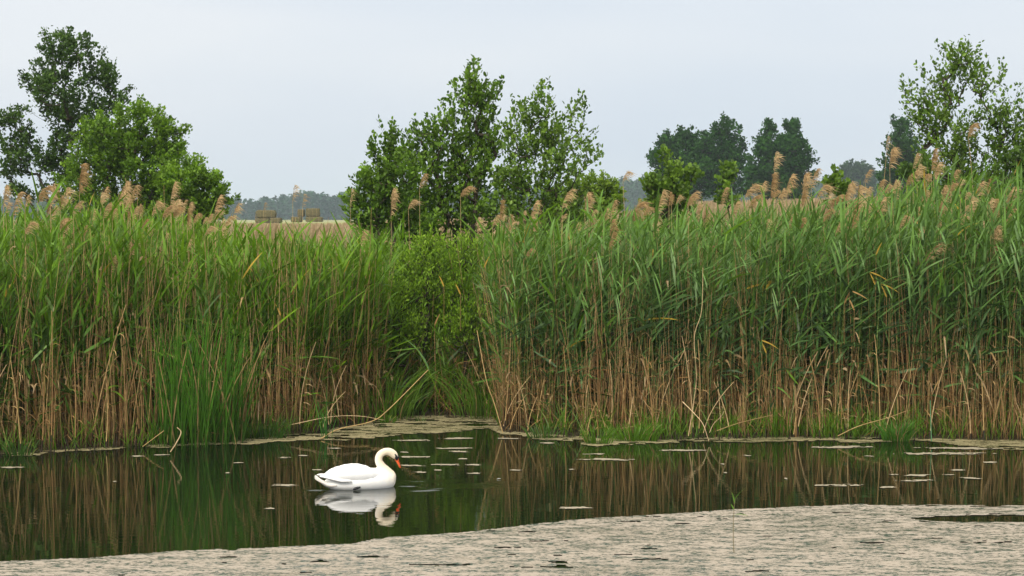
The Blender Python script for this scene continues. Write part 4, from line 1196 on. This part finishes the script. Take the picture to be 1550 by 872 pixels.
# ------------------------------------------------------------------ hay bales in the field
m, nt, out = new_mat('straw')
tc = N_(nt, 'ShaderNodeTexCoord'); mp = N_(nt, 'ShaderNodeMapping'); mp.inputs['Scale'].default_value = (2, 2, 9)
nt.links.new(tc.outputs['Object'], mp.inputs[0])
nz = N_(nt, 'ShaderNodeTexNoise', Scale=3.0, Detail=6.0, Roughness=.7); nt.links.new(mp.outputs[0], nz.inputs['Vector'])
r = N_(nt, 'ShaderNodeValToRGB'); r.color_ramp.elements[0].position = .3; r.color_ramp.elements[1].position = .72
r.color_ramp.elements[0].color = (.055, .050, .022, 1); r.color_ramp.elements[1].color = (.21, .18, .09, 1)
nt.links.new(nz.outputs[0], r.inputs[0])
p = N_(nt, 'ShaderNodeBsdfPrincipled'); p.inputs['Roughness'].default_value = .95; p.inputs['Specular IOR Level'].default_value = .05
bp = N_(nt, 'ShaderNodeBump'); bp.inputs['Strength'].default_value = 1; bp.inputs['Distance'].default_value = .05
nt.links.new(nz.outputs[0], bp.inputs['Height']); nt.links.new(bp.outputs[0], p.inputs['Normal'])
nt.links.new(r.outputs[0], p.inputs['Base Color']); nt.links.new(p.outputs[0], out.inputs[0])
M_HAY = m
M_TWINE = simple_mat('twine', (.35, .25, .12), .9, .1)


def bale(px, py, Y, wpx, hpx, dep, label, rz=0.0):
    c = at(px, py, Y)
    Wd, Hh = wpx / F * Y, hpx / F * Y
    n = 9
    u = np.linspace(-1, 1, n)
    g = G()
    faces = []
    for ax, sg in [(0, 1), (0, -1), (1, 1), (1, -1), (2, 1), (2, -1)]:
        A_, B_ = np.meshgrid(u, u)
        P = np.zeros((n, n, 3)); oth = [i for i in range(3) if i != ax]
        P[..., ax] = sg; P[..., oth[0]] = A_; P[..., oth[1]] = B_
        nr = np.max(np.abs(P), -1, keepdims=True); ln = (np.abs(P) ** 9).sum(-1, keepdims=True) ** (1 / 9)
        P = P / ln * nr
        wv = 1 + .035 * np.sin(P[..., 0:1] * 7 + P[..., 2:3] * 5 + px) + .02 * np.sin(P[..., 1:2] * 11 + px)
        P = P * wv * np.array([Wd / 2, dep / 2, Hh / 2])
        idx = np.arange(n * n).reshape(n, n)
        Q = np.stack([idx[:-1, :-1], idx[:-1, 1:], idx[1:, 1:], idx[1:, :-1]], -1).reshape(-1, 4)
        if (sg > 0) ^ (ax == 1): pass
        else: Q = Q[:, ::-1]
        g.add(P, Q=Q)
    o = empty('hay_bale', tuple(c - np.array([0, 0, Hh / 2])), label, 'hay bale', None, rz)
    b = g.build('straw_block', M_HAY, o, True); b.location = (0, 0, Hh / 2)
    for k in (-.55, 0, .55):
        gt = G(); x0 = k * Wd / 2; a, bb = dep / 2 * 1.02, Hh / 2 * 1.02
        tube(gt, [(x0, -a, -bb * .97), (x0, -a, bb * .97), (x0, -a * .97, bb), (x0, a * .97, bb), (x0, a, bb * .97), (x0, a, -bb * .97)], .015, .015, np.array([.3, .2, .1]), 4)
        t = gt.build('twine', M_TWINE, o); t.location = (0, 0, Hh / 2)
    return o


bale(403, 324, 231, 30, 11.6, 1.6, 'long brown hay bale on top of the left stack', .05)
bale(398, 334, 231, 22, 8.0, 1.6, 'lower hay bale on the left side of the left stack')
bale(418, 333.8, 229.5, 16.5, 7.6, 1.4, 'lower hay bale on the right of the left stack', -.1)
bale(473.5, 322, 231, 21.5, 13, 1.5, 'large round edged hay bale on top of the right stack', .1)
bale(456, 322.5, 231.5, 10, 11, 1.4, 'small hay bale at the upper left of the right stack')
bale(449, 332.4, 230, 16, 8, 1.5, 'lower hay bale at the left of the right stack')
bale(476, 332.2, 230, 25, 7.6, 1.6, 'lower hay bale at the right of the right stack')

# ------------------------------------------------------------------ the swan
m, nt, out = new_mat('swan_plumage')
tc = N_(nt, 'ShaderNodeTexCoord'); sx = N_(nt, 'ShaderNodeSeparateXYZ'); nt.links.new(tc.outputs['Object'], sx.inputs[0])
mul = N_(nt, 'ShaderNodeMath', operation='MULTIPLY_ADD'); mul.inputs[1].default_value = 1.0
mr = N_(nt, 'ShaderNodeMapRange'); mr.inputs[1].default_value = .30; mr.inputs[2].default_value = .62
ad = N_(nt, 'ShaderNodeMath', operation='ADD'); nt.links.new(sx.outputs['X'], ad.inputs[0]); nt.links.new(sx.outputs['Z'], ad.inputs[1])
nz = N_(nt, 'ShaderNodeTexNoise', Scale=9.0, Detail=4.0); nt.links.new(tc.outputs['Object'], nz.inputs['Vector'])
ad2 = N_(nt, 'ShaderNodeMath', operation='MULTIPLY_ADD'); ad2.inputs[1].default_value = .18
nt.links.new(nz.outputs[0], ad2.inputs[0]); nt.links.new(ad.outputs[0], ad2.inputs[2]); nt.links.new(ad2.outputs[0], mr.inputs[0])
mr.inputs[1].default_value = .44; mr.inputs[2].default_value = .70
mc = N_(nt, 'ShaderNodeMix', data_type='RGBA'); mc.inputs[6].default_value = (.88, .87, .84, 1); mc.inputs[7].default_value = (.85, .73, .54, 1)
nt.links.new(mr.outputs[0], mc.inputs[0])
p = N_(nt, 'ShaderNodeBsdfPrincipled'); p.inputs['Roughness'].default_value = .7; p.inputs['Specular IOR Level'].default_value = .2
p.inputs['Subsurface Weight'].default_value = .12; p.inputs['Subsurface Radius'].default_value = (.02, .015, .012)
mpw = N_(nt, 'ShaderNodeMapping'); mpw.inputs['Scale'].default_value = (30, 60, 60); nt.links.new(tc.outputs['Object'], mpw.inputs[0])
nw = N_(nt, 'ShaderNodeTexNoise', Scale=1.0, Detail=3.0); nt.links.new(mpw.outputs[0], nw.inputs['Vector'])
bp = N_(nt, 'ShaderNodeBump'); bp.inputs['Strength'].default_value = .35; bp.inputs['Distance'].default_value = .004
nt.links.new(nw.outputs[0], bp.inputs['Height']); nt.links.new(bp.outputs[0], p.inputs['Normal'])
nt.links.new(mc.outputs[2], p.inputs['Base Color']); nt.links.new(p.outputs[0], out.inputs[0])
M_SWAN = m
M_WING = simple_mat('wing_feathers', (.88, .87, .85), .65, .2, .3, 60, .03)
M_TAIL = simple_mat('tail_feathers', (.80, .75, .68), .7, .2, .2, 40, .06)
M_BLACK = simple_mat('black_skin', (.012, .012, .014), .35, .5)
M_ORANGE = simple_mat('orange_bill', (.80, .11, .02), .4, .5, 0, 60, .12)


def loft(g, rings, n=20, cap=True):
    """rings: (centre, half width vector, half height vector)"""
    a = np.arange(n) * 2 * np.pi / n
    base = 0
    V = []
    for c, hw, hh in rings:
        c, hw, hh = map(np.array, (c, hw, hh))
        V.append(c + np.cos(a)[:, None] * hw + np.sin(a)[:, None] * hh)
    m_ = len(rings)
    V = np.concatenate(V)
    Q = [[k * n + j, k * n + (j + 1) % n, (k + 1) * n + (j + 1) % n, (k + 1) * n + j] for k in range(m_ - 1) for j in range(n)]
    V = np.concatenate([V, [np.array(rings[0][0], float), np.array(rings[-1][0], float)]])
    T = [[(j + 1) % n, j, m_ * n] for j in range(n)] + [[(m_ - 1) * n + j, (m_ - 1) * n + (j + 1) % n, m_ * n + 1] for j in range(n)]
    g.add(V, Q=Q, T=T)


def path_loft(g, pts, rw, rh, n=16, k=5):
    P = spline(pts, k)
    tt = np.linspace(0, 1, len(P)); t0 = np.linspace(0, 1, len(pts))
    W_, H_ = np.interp(tt, t0, rw), np.interp(tt, t0, rh)
    T = norm(np.gradient(P, axis=0))
    rings = []
    for i in range(len(P)):
        sidev = np.array([0, 1., 0]); sidev = norm(sidev - T[i] * T[i].dot(sidev)); upv = np.cross(T[i], sidev)
        rings.append((P[i], sidev * W_[i], upv * H_[i]))
    loft(g, rings, n)


swan = empty('swan', (SW[0], SW[1], 0), 'white mute swan with orange bill swimming right on the dark pond', 'swan', None, SWR)
g = G()
path_loft(g, [(-.42, 0, .085), (-.34, 0, .075), (-.2, 0, .075), (-.05, 0, .08), (.1, 0, .085), (.22, 0, .08), (.33, 0, .07), (.41, 0, .06), (.455, 0, .055)],
          [.03, .10, .165, .195, .20, .185, .15, .10, .03], [.03, .075, .115, .145, .155, .15, .13, .09, .03], 28)
path_loft(g, [(.30, 0, .08), (.372, 0, .112), (.345, 0, .175), (.29, 0, .245), (.25, 0, .315), (.262, 0, .385), (.325, 0, .425), (.395, 0, .418), (.445, 0, .380), (.472, 0, .340)],
          [.13, .100, .068, .051, .046, .044, .043, .043, .042, .026], [.13, .100, .071, .053, .047, .045, .045, .049, .048, .030], 20)
body = g.build('body', M_SWAN, swan, True)
rm = body.modifiers.new('remesh', 'REMESH'); rm.mode = 'VOXEL'; rm.voxel_size = .009; rm.use_smooth_shade = True
sm = body.modifiers.new('smooth', 'SMOOTH'); sm.iterations = 12; sm.factor = .6


def feather(g, base, tip, wdt, sag=.02, thick=.003, n=8, up=(0, 0, 1.)):
    """one closed feather blade with a rounded tip"""
    base, tip = np.array(base), np.array(tip)
    d = norm(tip - base); L = np.linalg.norm(tip - base)
    up = np.array(up); s = norm(np.cross(d, up)); nn = np.cross(s, d)
    t = np.linspace(0, 1, n)
    wv = wdt * np.sqrt(np.clip(1 - (t ** 3), 0.01, 1)) * (.65 + .35 * t)
    c = base + d * (L * t)[:, None] + nn * (sag * np.sin(np.pi * t))[:, None]
    top = np.stack([c - s * wv[:, None] / 2, c + nn * thick * 2, c + s * wv[:, None] / 2, c - nn * thick], 1)
    Q = [[4 * i + j, 4 * i + (j + 1) % 4, 4 * i + 4 + (j + 1) % 4, 4 * i + 4 + j] for i in range(n - 1) for j in range(4)]
    Q += [[0, 3, 2, 1], [4 * n - 4, 4 * n - 3, 4 * n - 2, 4 * n - 1]]
    g.add(top, Q=Q)


for sgn in (-1, 1):
    g = G()
    rings = []
    prof = [(.27, .10, .12, .010, .015), (.21, .105, .14, .045, .065), (.12, .115, .158, .072, .10), (0, .115, .170, .085, .118), (-.12, .105, .180, .082, .105), (-.24, .090, .182, .070, .080), (-.33, .074, .182, .054, .052), (-.39, .060, .168, .036, .030), (-.43, .052, .156, .015, .010)]
    for u, v, z, hw, hh in prof:
        tl = .75 * sgn
        rings.append(((u, v * sgn, z), np.array([0, math.cos(.5), -math.sin(.5) * sgn]) * hw * 1.05, np.array([0, math.sin(.5) * sgn * .8, math.cos(.5)]) * hh))
    P = spline([r_[0] for r_ in rings], 4)
    tt = np.linspace(0, len(rings) - 1, len(P)); ii = np.arange(len(rings))
    hw = np.stack([np.interp(tt, ii, [r_[1][k] for r_ in rings]) for k in range(3)], 1); hh = np.stack([np.interp(tt, ii, [r_[2][k] for r_ in rings]) for k in range(3)], 1)
    rs = []
    for i in range(len(P)):
        k = 1 + .02 * math.sin(i * 1.9)
        rs.append((P[i], hw[i] * k, hh[i] * k))
    loft(g, rs, 26)
    wing = g.build('wing', M_WING, swan, True)
    # layered flight feathers along the lower and rear edge
    for q in range(9):
        g = G()
        u = -.14 - q * .024
        z = .095 + .004 * q
        feather(g, (u, sgn * (.198 - .011 * q), z + .02), (u - .17, sgn * (.150 - .010 * q), z + .020 + .003 * q), .05, .012, .003, up=(0, sgn * 1., .35))
        g.build('feather', M_WING, wing, True)
g = G()
path_loft(g, [(-.30, 0, .06), (-.39, 0, .062), (-.47, 0, .108), (-.525, 0, .168)], [.12, .088, .050, .014], [.050, .034, .018, .006], 18)
tail = g.build('tail', M_TAIL, swan, True)
for q in range(7):
    g = G(); a = (q - 3) * .13
    feather(g, (-.40, .04 * math.sin(a * 2), .07), (-.39 - .150 * math.cos(a), .150 * math.sin(a), .176 - .016 * abs(q - 3)), .045, -.014)
    g.build('feather', M_TAIL, tail, True)
# head details: bill follows the line from the face to its tip
B0, B1 = np.array([.470, 0, .345]), np.array([.527, 0, .205])
dd = norm(B1 - B0)
g = G(); path_loft(g, [B0 - dd * .012, B0 + dd * .03, B0 + dd * .08, B0 + dd * .115, B0 + dd * .137], [.023, .019, .0165, .0175, .009], [.027, .021, .0135, .0105, .006], 16)
bill = g.build('bill', M_ORANGE, swan, True)
g = G(); path_loft(g, [B0 + dd * .130, B0 + dd * .140, B0 + dd * .147], [.008, .009, .003], [.007, .007, .003], 10)
g.build('bill_nail', M_BLACK, bill, True)
nb = B0 + np.array([.024, 0, .008])
g = G(); path_loft(g, [nb - dd * .022, nb - dd * .008, nb + dd * .012, nb + dd * .024], [.004, .013, .013, .004], [.004, .015, .014, .004], 12)
g.build('bill_knob', M_BLACK, bill, True)
for sgn in (-1, 1):
    # the black skin between eye and bill
    g = G()
    e = np.array([.448, sgn * .0405, .392]); f0 = np.array([.466, sgn * .027, .345])
    path_loft(g, [e - np.array([.006, 0, -.006]), (e + f0) / 2 + np.array([.004, sgn * .001, 0]), f0, B0 + dd * .028 + np.array([0, sgn * .017, 0])], [.003, .0085, .012, .004], [.004, .013, .024, .010], 10)
    g.build('lore', M_BLACK, swan, True)
    g = G(); path_loft(g, [e + (-.006, 0, 0), e, e + (.006, 0, 0)], [.002, .0065, .002], [.002, .0065, .002], 10); g.build('eye', M_BLACK, swan, True)
    g = G(); nsp = B0 + dd * .055 + np.array([.006, sgn * .0165, .006])
    path_loft(g, [nsp - dd * .009, nsp, nsp + dd * .009], [.001, .0028, .001], [.001, .003, .001], 8); g.build('nostril', M_BLACK, bill, True)
# one dark foot tucked at the near flank
g = G()
path_loft(g, [(-.03, -.185, .035), (-.065, -.205, .030), (-.10, -.205, .022), (-.12, -.200, .010)], [.008, .013, .016, .008], [.010, .016, .018, .008], 10)
g.build('foot', M_BLACK, swan, True)
# a small white feather adrift on the far water
for (a, b_, lab) in [(752, 726, 'tiny white feather floating right of the swan'), (795, 571, 'white down caught low in the reeds')]:
    if b_ > 650: c = ground_pt(a, b_)
    else: continue
    g = G(); feather(g, (0, 0, .006), (.05, .01, .012), .018, .004, .001); o = g.build('white_feather', M_WING, smooth_=True); o.location = tuple(c); tag(o, lab, 'feather')

print('objects', len(sc.objects), 'tris', sum(sum(len(p_.vertices) - 2 for p_ in ()) + len(o.data.loops) - 2 * len(o.data.polygons) for o in sc.objects if o.type == 'MESH'))
